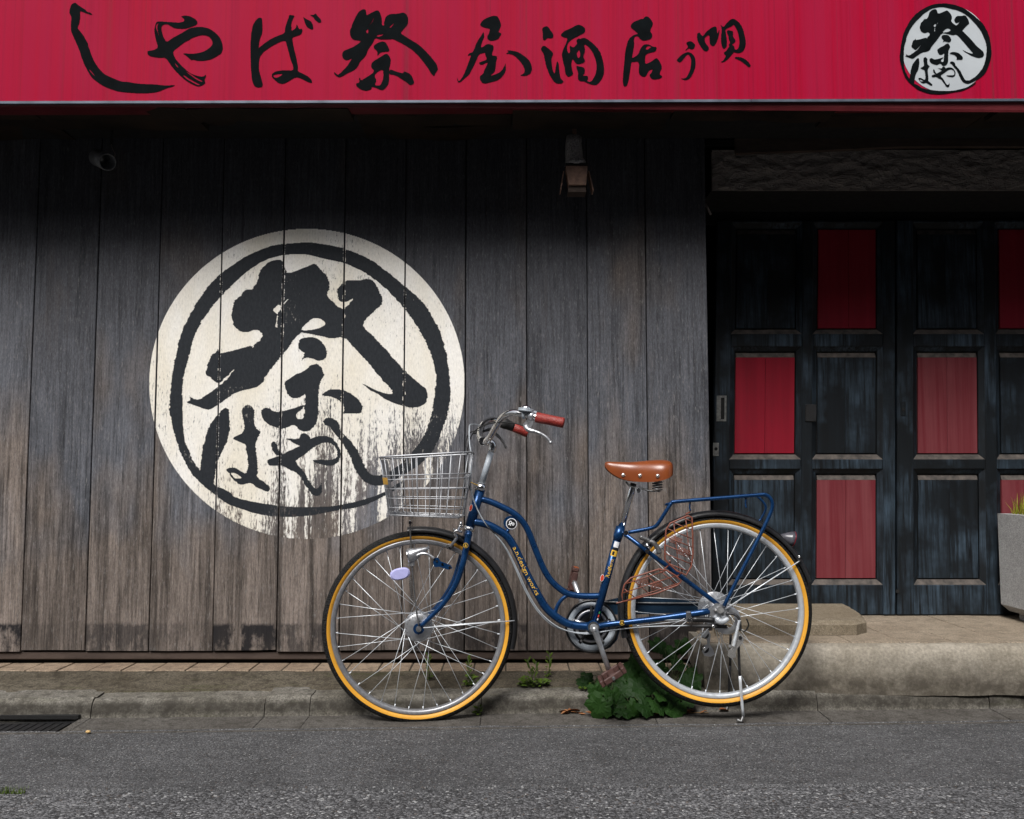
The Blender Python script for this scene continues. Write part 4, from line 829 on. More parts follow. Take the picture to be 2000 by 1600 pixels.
# reflector clamped on the spokes
c = Bp(781.5, 1119.5, -.012); n = 20; vs = []
for (sc, dy) in ((1, .004), (1, -.002), (.8, -.007)):
    for k in range(n):
        a = 2*math.pi*k/n; x_, z_ = .035*sc*math.copysign(abs(math.cos(a))**.8, math.cos(a)), .0205*sc*math.copysign(abs(math.sin(a))**.8, math.sin(a)); t = R(12)
        vs.append((c.x + x_*math.cos(t) - z_*math.sin(t), c.y + dy, c.z + x_*math.sin(t) + z_*math.cos(t)))
fs = [tuple(range(n-1, -1, -1)), tuple(range(2*n, 3*n))] + [(r_*n+k, r_*n+(k+1)%n, r_*n+n+(k+1)%n, r_*n+n+k) for r_ in range(2) for k in range(n)]
steer(MB().add(vs, fs).build('spoke_reflector', K['lav'], bike))
rw = wheel('rear_wheel', HUB_R, .030, K['paler'], 36, .02, .024)
MB().lathe([(.008, -.034), (.033, -.026), (.034, -.022), (.018, -.018), (.016, .018), (.034, .022), (.033, .026), (.008, .034)], HUB_R, 30, closed_prof=False).build('hub', K['alu'], rw)
MB().lathe([(.012, .030), (.058, .0335), (.060, .035), (.058, .0355), (.012, .034)], HUB_R, 40, closed_prof=False).build('spoke_guard', K['alu'], rw)
for k in range(6): MB().lathe(ring_prof(.052 - .0055*k, .0008, .010), HUB_R + Vector((0, .037 + .0037*k, 0)), 36).build('sprocket', K['dull'], rw)
MB().cyl(HUB_R + Vector((0, -.085, 0)), HUB_R + Vector((0, .085, 0)), .005, seg=10).build('axle', K['dull'], rw)

# frame tubes
def tube(name, pts, r, mat='blue', seg=16, parent=None, n=6, off=0.0, st=False):
    p = [Bp(q[0], q[1], off if len(q) < 3 else q[2]) for q in pts]
    p = curve(p, n) if len(p) > 2 else p
    o = MB().tube(p, r, seg).build(name, K[mat], parent or bike)
    return steer(o) if st else o
DOWN = [(925,1019),(950,1024),(972,1035),(990,1047.5),(1002.5,1065),(1012.5,1085),(1025,1112.5),(1037.5,1137.5),(1052.5,1165),(1065,1185),(1080,1200),(1097.5,1212.5),(1115,1220),(1135,1223),(1158,1224)]
TOP = [(941,975),(960,981),(980,990),(997.5,999),(1012.5,1010),(1025,1025),(1034,1042.5),(1042.5,1065),(1052.5,1090),(1062.5,1112.5),(1075,1132.5),(1090,1147.5),(1107.5,1159),(1125,1163),(1145,1164.5),(1172,1164)]
down = tube('down_tube', DOWN, .0140); tube('top_tube', TOP, .0113)
tube('brace_tube', [(1084,1200),(1088,1185),(1097,1171),(1109,1162)], .0068)
seatt = tube('seat_tube', [(1160,1222),(1211,1033)], .0140)
MB().tube([Bp(1205, 1056), Bp(1207.5, 1046), Bp(1212.5, 1029)], [.0146, .0172, .0165], 16).build('seat_lug', K['blue'], bike)
MB().cyl(Bp(1223, 1040.5, -.026), Bp(1223, 1040.5, .026), .0075, seg=12).build('seat_bolt', K['chrome'], bike)
head = tube('head_tube', [(938.5,955),(917,1030)], .0175)
MB().tube([Bp(937.8, 957.5), Bp(939.2, 952.5), Bp(940.5, 948), Bp(941.5, 944)], [.0205, .021, .019, .0135], 18).build('headset', K['chrome'], bike)
MB().tube([Bp(917.6, 1028), Bp(916.2, 1033.5), Bp(915.3, 1037)], [.0185, .020, .0185], 18).build('lower_headset', K['chrome'], bike)
for s in (-1, 1):
    tube('seat_stay', [(1221,1044,s*.014),(1240,1058,s*.034),(1262,1075,s*.046),(1330,1126,s*.052),(1403,1181,s*.056)], .0078)
    tube('chain_stay', [(1166,1224,s*.018),(1190,1219.5,s*.032),(1230,1215,s*.040),(1300,1206.5,s*.048),(1386,1194,s*.058)], [.0100]*13 + [.0103]*6 + [.0112]*6)
MB().cyl(Bp(1158, 1224, -.036), Bp(1158, 1224, .036), .0215, seg=24).build('bottom_bracket', K['blue'], bike)
# fork
fork = empty('front_fork', Bp(914, 1043), parent=bike)
BL = [(914,1040),(909.5,1064),(905,1085),(899.5,1105),(890,1134),(876,1160),(857,1185),(836,1206),(820,1221)]
for s in (-1, 1):
    pts = curve([Bp(x, y, s*(.030 + .018*min(1, k/3))) for k, (x, y) in enumerate(BL)], 6); m = len(pts)
    steer(MB().tube(pts, [.0125 - .0055*(i/(m-1))**1.5 for i in range(m)], 14).build('fork_blade', K['blue'], fork))
steer(MB().tube([Bp(913, 1046, -.036), Bp(913.5, 1043, -.02), Bp(914, 1042, 0), Bp(913.5, 1043, .02), Bp(913, 1046, .036)], [.0125, .0145, .0155, .0145, .0125], 14).build('fork_crown', K['blue'], fork))
# stem and handlebar
stem = empty('stem', Bp(941, 945), parent=bike)
MB().cyl(Bp(940.5, 946), Bp(960.5, 879), .0112, seg=18).build('quill', K['grey'], stem)
MB().tube(curve([Bp(960, 883), Bp(962.5, 873), Bp(960.5, 866), Bp(952, 863), Bp(944, 862)], 4), [.0116, .0125, .0135, .0135, .0135, .0135, .0135, .0135, .0135, .0135, .0135, .0135, .0135, .0135, .0135, .0145, .016], 16).build('stem_neck', K['chrome'], stem)
MB().tube([Bp(944, 862, -.030), Bp(944, 862, -.022), Bp(944, 862, .022), Bp(944, 862, .030)], [.015, .0175, .0175, .015], 18).build('bar_clamp', K['chrome'], stem)
MB().cyl(Bp(961, 864), Bp(961, 876), .0062, seg=8).build('stem_bolt', K['chrome'], stem)
NEAR = [(944,862,0),(948,862.5,-.035),(956,856,-.070),(965,840,-.115),(972.5,828,-.150),(980,817,-.180),(990,809.5,-.208),(1002.5,806,-.228),(1017.5,808.5,-.243),(1032,811.5,-.250),(1048,815,-.256),(1099,826,-.268)]
FAR = [(944,862,0),(940,860,.035),(937,852,.070),(938,840,.110),(944,829,.145),(953,822,.175),(964,820,.200),(978,824,.220),(992,830,.232),(1003,834.5,.240),(1029,845.5,.250)]
bar = empty('handlebar', Bp(944, 862), parent=bike)
MB().tube(curve([Bp(*q) for q in NEAR], 6), .0111, 16).build('bar_tube', K['chrome'], bar)
MB().tube(curve([Bp(*q) for q in FAR], 6), .0111, 16).build('bar_tube', K['chrome'], bar)
def seg_pts(a, b, rs): return [a.lerp(b, t) for t, _ in rs], [r for _, r in rs]
for name, a, b in (('grip', Bp(1046.5,815,-.256), Bp(1102,826.5,-.269)), ('grip', Bp(1000,833.5,.240), Bp(1030.5,846.5,.251))):
    p, r = seg_pts(a, b, [(0,.0145),(.02,.0172),(.5,.0166),(.93,.0172),(.985,.0165),(1,.013)]); MB().tube(p, r, 18).build(name, K['grip'], bar)
# near brake lever, bell, far twist shifter and far lever
lv = empty('brake_lever', Bp(1035, 815, -.25), parent=bar)
MB().tube([Bp(1032.5, 811.5, -.250), Bp(1038.5, 813, -.253), Bp(1043.5, 814, -.255)], [.0145, .0155, .0145], 16).build('lever_clamp', K['alu'], lv)
ol = [(1029,820),(1042,822),(1040,830),(1034,838),(1028,842),(1023.5,836),(1021.5,829)]
f = [Bp(x, y, -.262) for x, y in ol]; MB().prism([(p.x, p.z) for p in f], YB - .266, YB - .246).build('lever_bracket', K['alu'], lv)
MB().tube(curve([Bp(1026,833,-.262), Bp(1033,840,-.268), Bp(1045,843,-.274), Bp(1058,848,-.278), Bp(1068,855,-.281), Bp(1075,864,-.283)], 5), [.0082]*5 + [.0072]*5 + [.0055]*5 + [.0048]*5 + [.0045]*5 + [.0055], 10).build('lever_blade', K['alu'], lv)
MB().ball(Bp(1075.5, 864.5, -.283), .0065).build('lever_tip', K['alu'], lv)
be = empty('bell', Bp(1026, 800, -.246), parent=bar); s = 1/611.0
MB().lathe([(.0121, -.0045), (.0148, -.0045), (.0148, .0045), (.0121, .0045)], (0, 0, 0), 20).build('bell_clamp', K['grey'], be).matrix_basis = Matrix.Translation(Bp(1023, 810, -.246)) @ Matrix.Rotation(R(80), 4, 'Z')
cb = Bp(1027, 803, -.250); tilt = Matrix.Translation(cb) @ Matrix.Rotation(R(8), 4, 'Y') @ Matrix.Rotation(R(90), 4, 'X')
MB().lathe([(.0001, -.003), (.0245, -.003), (.0258, .0), (.0258, .003), (.0245, .0036), (.0258, .0042), (.0252, .0078), (.0001, .0080)], (0, 0, 0), 28, closed_prof=False).build('bell_base', K['grey'], be).matrix_basis = tilt
MB().lathe([(.0165, .0075), (.0165, .0125), (.0125, .0165), (.0055, .0175), (.0050, .0195), (.0001, .0200)], (0, 0, 0), 24, closed_prof=False).build('bell_dome', K['chrome'], be).matrix_basis = tilt
MB().cbox((cb.x + .022, cb.y - .006, cb.z - .009), (cb.x + .036, cb.y + .006, cb.z + .000), .0015).build('bell_thumb', K['grey'], be)
sh = empty('twist_shifter', Bp(985, 830, .22), parent=bar)
p, r = seg_pts(Bp(978.5, 824, .219), Bp(1001, 834, .240), [(0,.016),(.15,.021),(.4,.0215),(.55,.019),(.8,.0185),(1,.0175)]); MB().tube(p, r, 18).build('shifter_barrel', K['rubber'], sh)
MB().tube(curve([Bp(979, 826, .218), Bp(965, 836, .19), Bp(945, 842, .16), Bp(925, 846, .12)], 4), [.008, .009, .009, .008, .007, .006, .006, .005, .005, .005, .005, .005, .004], 10).build('shifter_arm', K['black'], sh)
MB().tube(curve([Bp(966, 846, .235), Bp(976, 855, .24), Bp(984, 866, .245), Bp(988.5, 876, .247)], 4), [.006]*4 + [.005]*4 + [.004]*4 + [.005], 8).build('far_brake_lever', K['dull'], bar)
# cables
for nm, pts, mat, r in (
  ('brake_cable', [(1022,831,-.262),(1005,827,-.24),(985,825,-.20),(965,826,-.15),(945,831,-.10),(930,840,-.06),(920,853,-.03),(914,875,-.01),(912,905,0),(914,940,-.005),(921,962,-.024),(934,1000,-.030),(955,1030,-.030),(972,1048,-.022)], 'rubber', .0022),
  ('shifter_cable', [(938,832,.10),(928,829,.06),(918.5,830,.02),(916.5,838,-.01),(917,866,-.03),(920,885,-.04),(920.5,915,-.036),(919,940,-.03),(921,962,-.028),(931,992,-.031),(947,1021,-.031),(967,1044,-.024),(985,1066,-.020),(998,1088,-.018),(1012,1117,-.018),(1032,1160,-.018),(1055,1196,-.018),(1085,1222,-.018),(1115,1234,-.020),(1150,1238.5,-.022),(1195,1231,-.026),(1260,1224.5,-.04),(1348,1222,-.058)], 'cable', .0024),
  ('rear_brake_cable', [(971,1049,-.018),(990,1076,-.016),(1005,1107,-.014),(1024,1150,-.014),(1047,1190,-.014),(1078,1221,-.012),(1110,1233,-.010),(1150,1236,-.010),(1190,1229,-.020),(1213,1222,-.03),(1260,1212,-.045),(1328,1211,-.06)], 'cable', .0020),
  ('hub_cable', [(935,841,-.02),(922,843,.02),(914,850,.06),(911,862,.08),(912,885,.05),(915,930,.03)], 'rubber', .0018)):
    MB().tube(curve([Bp(*q) for q in pts], 5), r, 6).build(nm, K[mat], bike)
MB().tube(curve([Bp(920,942,-.035), Bp(930,947,-.02), Bp(938,948,0)], 4), .0016, 6).build('basket_tie', K['yel'], bike)

# basket of galvanised wire
bk = empty('basket', Bp(828, 1012), parent=bike)
ZN = -.150
def bpos(u, v, w):                              # along, up, across
    tl, tr_, bl, br = Bp(735, 893, ZN), Bp(921, 882.5, ZN), Bp(753, 1006, ZN), Bp(901, 1012, ZN)
    p = bl.lerp(br, u).lerp(tl.lerp(tr_, u), v); k = .86 + .14*v
    return Vector((p.x, YB - .005 + w*.150*k, p.z))
def perim(t):                                   # rounded rectangle, t 0..1
    a = 2*math.pi*t; c_, s_ = math.cos(a), math.sin(a); e = .42
    return .5 + .5*math.copysign(abs(c_)**e, c_), math.copysign(abs(s_)**e, s_)
NV = 34
def at_p(t, v): u, w = perim(t); return bpos(u, v, w)
MB().tube([at_p(i/72, 1.0) for i in range(72)], .0030, 8, closed=True).build('basket_rim', K['wire'], bk)
mb = MB()
for v in (.675, .605, .445, .285, .125, .0):
    mb.tube([at_p(i/64, v) for i in range(64)], .00165, 5, closed=True)
mb.build('ring_wires', K['wire'], bk)
# verticals spaced evenly along the walls rather than by angle
samples = [perim(i/600) for i in range(600)]; L = [0.0]
for i in range(600): 
    a, b = samples[i], samples[(i+1) % 600]; L.append(L[-1] + math.hypot((a[0]-b[0])*.31, (a[1]-b[1])*.15))
mb = MB(); i = 0
for k in range(NV):
    tgt = L[-1]*(k + .3)/NV
    while L[i+1] < tgt: i += 1
    t = i/600; mb.tube([at_p(t, 1.0), at_p(t, .5), at_p(t, .02), bpos(*( (perim(t)[0]-.5)*.85+.5, -.015, perim(t)[1]*.85))], .00155, 5)
mb.build('upright_wires', K['wire'], bk)
mb = MB()
for k in range(9): u = .06 + .88*k/8; mb.tube([bpos(u, -.012, -.9), bpos(u, -.02, 0), bpos(u, -.012, .9)], .0015, 5)
for k in range(5): w = -.8 + .4*k; mb.tube([bpos(.04, -.014, w), bpos(.96, -.014, w)], .0015, 5)
mb.build('floor_wires', K['wire'], bk)
mb = MB(); 
for i in range(6):
    pass
a, b = bpos(.015, .96, -.55), bpos(.02, .04, -.5); a2, b2 = bpos(.015, .96, .45), bpos(.02, .04, .4)
pl_ = MB().add([a, b, b2, a2, a + Vector((.003, 0, 0)), b + Vector((.003, 0, 0)), b2 + Vector((.003, 0, 0)), a2 + Vector((.003, 0, 0))], [(0,1,2,3), (7,6,5,4), (0,4,5,1), (2,6,7,3), (1,5,6,2), (0,3,7,4)]).build('front_plate', K['wire'], bk)
c0 = [bpos(.02, v, w) + Vector((-.002, 0, 0)) for v, w in ((.64, -.72), (.50, -.70), (.50, -.35), (.64, -.35))]
c0 = [bpos(u, v, -.97) + Vector((0, -.004, 0)) for u, v in ((.03, .645), (.03, .525), (.085, .52), (.085, .64))]
MB().add(c0, [(0, 1, 2, 3)]).build('sticker', K['mustard'], pl_)
for w in (-.25, .25): MB().tube([bpos(.985, .70, w), bpos(1.0, .45, w), bpos(.985, .30, w)], .0035, 6).build('mount_hook', K['chrome'], bk)
MB().cbox((bpos(.97, .5, 0).x, YB - .05, bpos(.9, .40, 0).z), (bpos(.97, .5, 0).x + .012, YB + .03, bpos(.9, .66, 0).z), .003).build('mount_plate', K['alu'], bk)
for s in (-1, 1):
    tube('basket_stay', [(801,1016,s*.075),(801.5,1040,s*.072),(806,1120,s*.064),(813,1190,s*.058),(818,1222,s*.056)], .0028, 'dull', 8, n=4)
MB().cyl(Bp(801, 1021, -.082), Bp(801, 1021, -.062), .0055, seg=10).build('stay_bolt', K['chrome'], bike)
# coil of wire on the far stay
pts = []
for i in range(90):
    t = i/89; c = Bp(801 + 5*t, 1128 + 45*t, .03); a = t*12*2*math.pi
    pts.append(c + Vector((.0055*math.cos(a), .0055*math.sin(a), 0)))
MB().tube(pts, .0011, 5).build('coiled_wire', K['dull'], bike)

# mudguards with their stays
def guard(name, c, a0, a1, r, st=False):
    w = .0245; outer = [(r + .0185*max(0, math.cos(t))**.8, w*math.sin(t)) for t in [R(-90) + R(180)*k/10 for k in range(11)]]
    inner = [(q[0] - .0014, q[1]*.96) for q in reversed(outer)]
    o = MB().lathe(outer + inner, c, 60, R(a0), R(a1)).build(name, K['black'], bike); return steer(o) if st else o
guard('front_mudguard', HUB_F, -14, 97, .3290, True); guard('rear_mudguard', HUB_R, 17, 196, .3290)
for s in (-1, 1):
    o = MB().cyl(Bp(824, 1225, s*.050), Bp(1004, 1214.5, s*.026), .0019, seg=6).build('mudguard_stay', K['steel'], bike); steer(o)
    MB().cyl(Bp(1416, 1190, s*.070), Bp(1563, 1095, s*.026), .0021, seg=6).build('mudguard_stay', K['steel'], bike)
MB().cyl(Bp(1563, 1094, -.034), Bp(1563, 1094, .03), .0042, seg=8).build('stay_bolt', K['chrome'], bike)
MB().ball(Bp(1561, 1087, -.022), .0045).build('stay_bolt', K['chrome'], bike)
# tail lamp on the rear guard
tl = empty('tail_lamp', Bp(1532, 1060), parent=bike)
a, b = Bp(1524, 1047), Bp(1550, 1053.5); d = (b - a)
MB().tube([a, a + d*.35, a + d*.72, a + d*.95], [.006, .015, .024, .0275], 18).build('lamp_body', K['lampgrey'], tl)
MB().tube([a + d*.95, a + d*1.00, a + d*1.05], [.0280, .0275, .022], 18).build('lamp_lens', K['redl'], tl)
# head lamp on its arched bracket
hl = empty('head_lamp', Bp(812, 1090, -.06), parent=bike); o_ = -.062
MB().tube([Bp(798, 1086, o_), Bp(806, 1084, o_), Bp(818, 1078, o_), Bp(832, 1072.5, o_), Bp(839, 1069.5, o_)], [.0265, .0245, .016, .008, .002], 16).build('lamp_shell', K['alu'], hl)
MB().tube([Bp(796, 1087, o_), Bp(799, 1086, o_)], [.024, .0272], 18).build('lamp_front', K['chrome'], hl)
MB().cbox((Bp(804, 1105, o_).x - .012, YB + o_ - .012, Bp(804, 1106, o_).z), (Bp(804, 1105, o_).x + .010, YB + o_ + .012, Bp(804, 1090, o_).z), .003).build('lamp_chin', K['alu'], hl)
MB().tube(curve([Bp(813, 1086, o_ - .014), Bp(824, 1081.5, o_ - .014), Bp(836, 1083, o_ - .014), Bp(848, 1091, o_ - .014)], 5), .0052, 8).build('lamp_arm', K['alu'], hl)
fbr = [(847,1090),(856,1089),(860,1096),(880,1104),(884,1110),(876,1113),(858,1107),(849,1108),(846,1099)]
f = [Bp(x, y, o_ - .01) for x, y in fbr]; MB().prism([(p.x, p.z) for p in f], YB + o_ - .012, YB + o_ - .008).build('lamp_bracket', K['blue'], hl)
for (x, y) in ((853, 1096), (864, 1102), (878, 1108)): MB().cyl(Bp(x, y, o_ - .015), Bp(x, y, o_ - .011), .0042, seg=8).build('bracket_bolt', K['chrome'], hl)
# brakes
br = empty('front_brake', Bp(897, 1040, -.03), parent=bike)
MB().tube(curve([Bp(899, 1024, -.03), Bp(895, 1034, -.045), Bp(888, 1040, -.05), Bp(893, 1052, -.045)], 4), .0048, 8).build('caliper_arm', K['chrome'], br)
MB().tube(curve([Bp(886, 1034, -.04), Bp(893, 1037, -.05), Bp(902, 1039, -.04)], 4), .0042, 8).build('caliper_arm', K['chrome'], br)
MB().tube(curve([Bp(893, 1050, -.045), Bp(887, 1058, -.04), Bp(879, 1068, -.03)], 4), .0055, 8).build('caliper_arm', K['alu'], br)
MB().cyl(Bp(901, 1031, -.04), Bp(900, 1018, -.04), .0048, .0035, 10).build('adjuster', K['chrome'], br)
MB().cbox((Bp(872, 1072, -.02).x, YB - .026, Bp(872, 1072, -.02).z), (Bp(886, 1060, -.02).x, YB - .014, Bp(872, 1062, -.02).z), .003).build('brake_pad', K['dull'], br)
MB().cyl(Bp(879, 1070, -.034), Bp(879, 1070, -.02), .0065, seg=10).build('pad_bolt', K['chrome'], br)
br = empty('rear_brake', Bp(1270, 1065, -.05), parent=bike)
for pts in ([(1250,1049),(1258,1052),(1268,1057)], [(1267,1058),(1276,1060),(1284,1070),(1288,1082)]):
    MB().tube(curve([Bp(x, y, -.066) for x, y in pts], 4), .0085, 10).build('brake_arm', K['dull'], br)
MB().cyl(Bp(1264, 1077, -.075), Bp(1264, 1077, -.05), .0072, seg=12).build('pivot_bolt', K['chrome'], br)
MB().cyl(Bp(1270, 1073, -.072), Bp(1262, 1062, -.07), .004, seg=8).build('brake_spring', K['chrome'], br)

# saddle
sd = empty('saddle', Bp(1240, 945), parent=bike)
SEC = [  # x, top y, bottom y, half width
 (1180.5, 905, 911, .010), (1184, 901.5, 917, .019), (1195, 901.8, 927, .026), (1211, 902.3, 936, .031), (1232, 902.6, 940.5, .042), (1250, 901, 941.5, .058), (1269, 899, 941.5, .076), (1286, 898, 938.5, .086), (1298, 898.3, 934, .084), (1306, 900.5, 929, .072), (1310.5, 905, 924, .050), (1312, 910, 918, .020)]
vs = []; fs = []; m = 15
for (x, yt, yb, hw) in SEC:
    t_, b_ = Bp(x, yt), Bp(x, yb)
    for k in range(m):
        a = math.pi*k/(m - 1); c_ = math.cos(a); s_ = math.sin(a)
        w = math.copysign(abs(c_)**.55, c_); z = b_.z + (t_.z - b_.z)*(s_**.62)
        vs.append((t_.x, YB - w*hw*(1.0 + .0*s_), z))
n = len(SEC)
for i in range(n - 1):
    for k in range(m - 1): fs.append((i*m+k, i*m+k+1, (i+1)*m+k+1, (i+1)*m+k))
fs += [tuple(range(m-1, -1, -1)), tuple((n-1)*m + k for k in range(m))]
cov = MB().add(vs, fs, True).build('saddle_cover', K['leather'], sd)
md = cov.modifiers.new('soft', 'SUBSURF'); md.levels = 2; md.render_levels = 2
vs = [(v[0], YB + (v[1]-YB)*.62, v[2] + .006) for i in range(n - 3) for v in [(Bp(SEC[i][0], 0).x, YB - SEC[i][3], Bp(SEC[i][0], SEC[i][2] - 1).z), (Bp(SEC[i][0], 0).x, YB + SEC[i][3], Bp(SEC[i][0], SEC[i][2] - 1).z)]]
MB().add(vs, [(2*i, 2*i+1, 2*i+3, 2*i+2) for i in range(n-4)]).build('saddle_underside', K['black'], sd)
for (x, y) in ((1215, 928), (1246, 929), (1277.5, 929.7)):
    hw = .036 if x < 1220 else (.057 if x < 1250 else .083)
    for s in (-1, 1): MB().ball(Bp(x, y, 0) + Vector((0, s*(hw - .002), 0)), .0072, sy=.7).build('rivet', K['rivet'], cov)
for s in (-1, 1):
    pts = []
    for i in range(70):
        t = i/69; c = Bp(1284, 937 + 20*t, s*.045); a = t*4*2*math.pi; rr = .0165
        pts.append(c + Vector((rr*math.cos(a), rr*math.sin(a), 0)))
    MB().tube(pts, .0024, 6).build('coil_spring', K['dull'], sd)
    MB().tube(curve([Bp(1222, 941, s*.018), Bp(1230, 949, s*.02), Bp(1242, 953, s*.022), Bp(1256, 955, s*.028), Bp(1270, 959, s*.038), Bp(1290, 959.5, s*.045)], 4), .0032, 8).build('saddle_rail', K['dull'], sd)
MB().cyl(Bp(1247, 957, -.032), Bp(1247, 957, .032), .0125, seg=18).build('saddle_clamp', K['alu'], sd)
MB().cyl(Bp(1247, 957, -.036), Bp(1247, 957, -.032), .0065, seg=8).build('clamp_nut', K['chrome'], sd)
MB().tube([Bp(1213, 1032), Bp(1234.5, 955), Bp(1237.5, 944)], [.0122, .0122, .0108], 18).build('seat_post', K['chrome'], bike)

# rear carrier
ca = empty('rear_carrier', Bp(1400, 975), parent=bike)
for s in (-1, 1):
    pts = [(1228,1040,s*.020),(1250,1036,s*.030),(1275,1030.5,s*.042),(1285,1023,s*.048),(1300,1000,s*.056),(1311,983.5,s*.058),(1320,980,s*.060),(1400,973.5,s*.062),(1480,967,s*.062),(1494,966.5,s*.062),(1504,973,s*.062),(1508.5,986,s*.062),(1503,1007,s*.062),(1473,1068,s*.064),(1440,1132,s*.068),(1414,1184,s*.072)]
    MB().tube(curve([Bp(*q) for q in pts], 5), .0068, 10).build('side_rail', K['blue'], ca)
MB().tube([Bp(1314, 982.5, -.058), Bp(1303, 985, -.05), Bp(1300, 986, 0), Bp(1303, 985, .05), Bp(1314, 982.5, .058)], .0046, 8).build('cross_bar', K['blue'], ca)
for x, y in ((1345, 978.5), (1400, 974), (1450, 970), (1500, 969)): MB().cyl(Bp(x, y, -.060), Bp(x, y, .060), .0038, seg=8).build('cross_bar', K['blue'], ca)
for s in (-1, 1):
    for x0, y0 in ((1348, 978), (1457, 972)):
        MB().tube(curve([Bp(x0, y0 + 1, s*.056), Bp(x0 - 1, y0 + 13, s*.057), Bp(x0 + .5, y0 + 20, s*.060)], 3), .0032, 7).build('strap_hook', K['blue'], ca)
MB().tube(curve([Bp(1478, 969, 0), Bp(1490, 980, 0), Bp(1496, 993, 0), Bp(1487, 1012, 0), Bp(1482, 1018, 0)], 4), .0042, 8).build('guard_strut', K['blue'], ca)

# brown wire dress guard, two panels
zc = lambda l: [(1140 + l[i]/4.348, 860 + l[i+1]/4.348) for i in range(0, len(l), 2)]
wg = empty('dress_guard', Bp(1320, 1090, -.09), parent=bike)
PA = zc([735,705,885,640,918,655,925,800,928,960,915,1070,870,1145,790,1110,735,1060,690,1010,690,900,700,760])
PBp = zc([355,1215,400,1170,640,1095,700,1105,780,1150,830,1195,800,1230,620,1300,330,1370,325,1310,345,1230])
def hatch(poly, off, ang, step, r, mb, lo=None):
    ca_, sa_ = math.cos(ang), math.sin(ang); rot = [(x*ca_ + y*sa_, -x*sa_ + y*ca_) for x, y in poly]
    y = min(q[1] for q in rot) + step*.5
    while y < max(q[1] for q in rot):
        for a, b in spans([rot], y):
            if b - a > 2:
                p = [Bp(t*ca_ - y*sa_, t*sa_ + y*ca_, off) for t in (a, b)]; mb.cyl(p[0], p[1], r, seg=5)
        y += step
for poly, a1, a2, nm in ((PA, R(22), R(84), 'upper_panel'), (PBp, R(-18), R(40), 'lower_panel')):
    off = -.088; mb = MB(); mb.tube([Bp(x, y, off) for x, y in poly], .0030, 7, closed=True); o = mb.build(nm, K['brown'], wg)
    mb = MB(); hatch(poly, off, a1, 15.5, .0019, mb); hatch(poly, off + .002, a2, 24, .0019, mb); mb.build('cross_wires', K['brown'], o)
    mb = MB(); cx_ = sum(q[0] for q in poly)/len(poly); cy_ = sum(q[1] for q in poly)/len(poly)
    ca_, sa_ = math.cos(a1), math.sin(a1)
    for gx in range(-3, 4):
        for gy in range(-4, 5):
            if (gx + gy*2) % 3: continue
            ux, uy = gx*24.0, gy*15.5
            cell = [(cx_ + (ux + dx)*ca_ - (uy + dy)*sa_, cy_ + (ux + dx)*sa_ + (uy + dy)*ca_) for dx, dy in ((0, 0), (24, 0), (24, 15.5), (0, 15.5))]
            inside = all(any(a <= x <= b for a, b in spans([poly], y)) for x, y in cell)
            if inside: hatch(cell, off + .001, a1, 3.0, .0011, mb); hatch(cell, off + .001, a1 + R(90), 3.0, .0011, mb)
    if mb.v: mb.build('fine_mesh', K['brown'], o)
MB().tube(curve([Bp(1203.5, 1178.5, -.088), Bp(1212, 1176.5, -.088), Bp(1219, 1174, -.088)], 3), .0024, 6).build('hook_end', K['brown'], wg)
for x, y in ((1306, 1107), (1329, 1123)):
    MB().tube(curve([Bp(x - 9, y + 5, -.088), Bp(x - 3, y, -.080), Bp(x + 3, y - 6, -.072), Bp(x + 2, y - 12, -.085)], 4), .0026, 6).build('stay_clip', K['brown'], wg)
MB().tube([Bp(1340, 1004, -.088), Bp(1346, 1001, -.07), Bp(1348, 1000, -.05)], .0026, 6).build('guard_hook', K['brown'], wg)

# chain set
cs = empty('chain_set', Bp(1156, 1223, .05), parent=bike); CW = Bp(1155, 1223, .045)
MB().lathe([(.066, -.002), (.088, -.002), (.088, .002), (.066, .002)], CW, 48).build('chain_ring', K['grey'], cs)
MB().lathe([(.0865, -.004), (.0935, -.004), (.0935, .005), (.0865, .005)], CW, 48).build('ring_guard', K['black'], cs)
MB().lathe([(.048, -.003), (.058, -.003), (.058, .001), (.048, .001)], CW, 40).build('inner_ring', K['alu'], cs)
MB().lathe([(.004, .004), (.090, .004), (.090, .006), (.004, .006)], CW, 40).build('dark_plate', K['black'], cs)
for k in range(5):
    a = R(90) + k*R(72); MB().cyl(CW + Vector((.010*math.cos(a), 0, .010*math.sin(a))), CW + Vector((.072*math.cos(a), 0, .072*math.sin(a))), .0075, .006, 10).build('spider_arm', K['black'] if k % 2 == 0 else K['alu'], cs)
    c = CW + Vector((.062*math.cos(a), -.006, .062*math.sin(a))); MB().cyl(c, c + Vector((0, .004, 0)), .004, seg=8).build('ring_bolt', K['chrome'], cs)
def crank(px0, px1, o0, o1, mat, nm):
    a, b = Bp(*px0, o0), Bp(*px1, o1); MB().tube([a, a.lerp(b, .12), a.lerp(b, .5), b], [.0155, .0118, .0088, .0095], 12).build(nm, K[mat], cs)
crank((1159.5, 1225), (1191, 1313), -.070, -.084, 'alu', 'crank_arm'); crank((1152, 1220), (1121, 1136), .070, .084, 'alu', 'crank_arm')
MB().cyl(Bp(1159.5, 1226, -.084), Bp(1159.5, 1226, -.050), .0128, seg=20).build('crank_cap', K['alu'], cs)
MB().cyl(Bp(1159.5, 1226, -.052), Bp(1159.5, 1226, -.034), .0195, seg=22).build('bracket_cup', K['rubber'], cs)
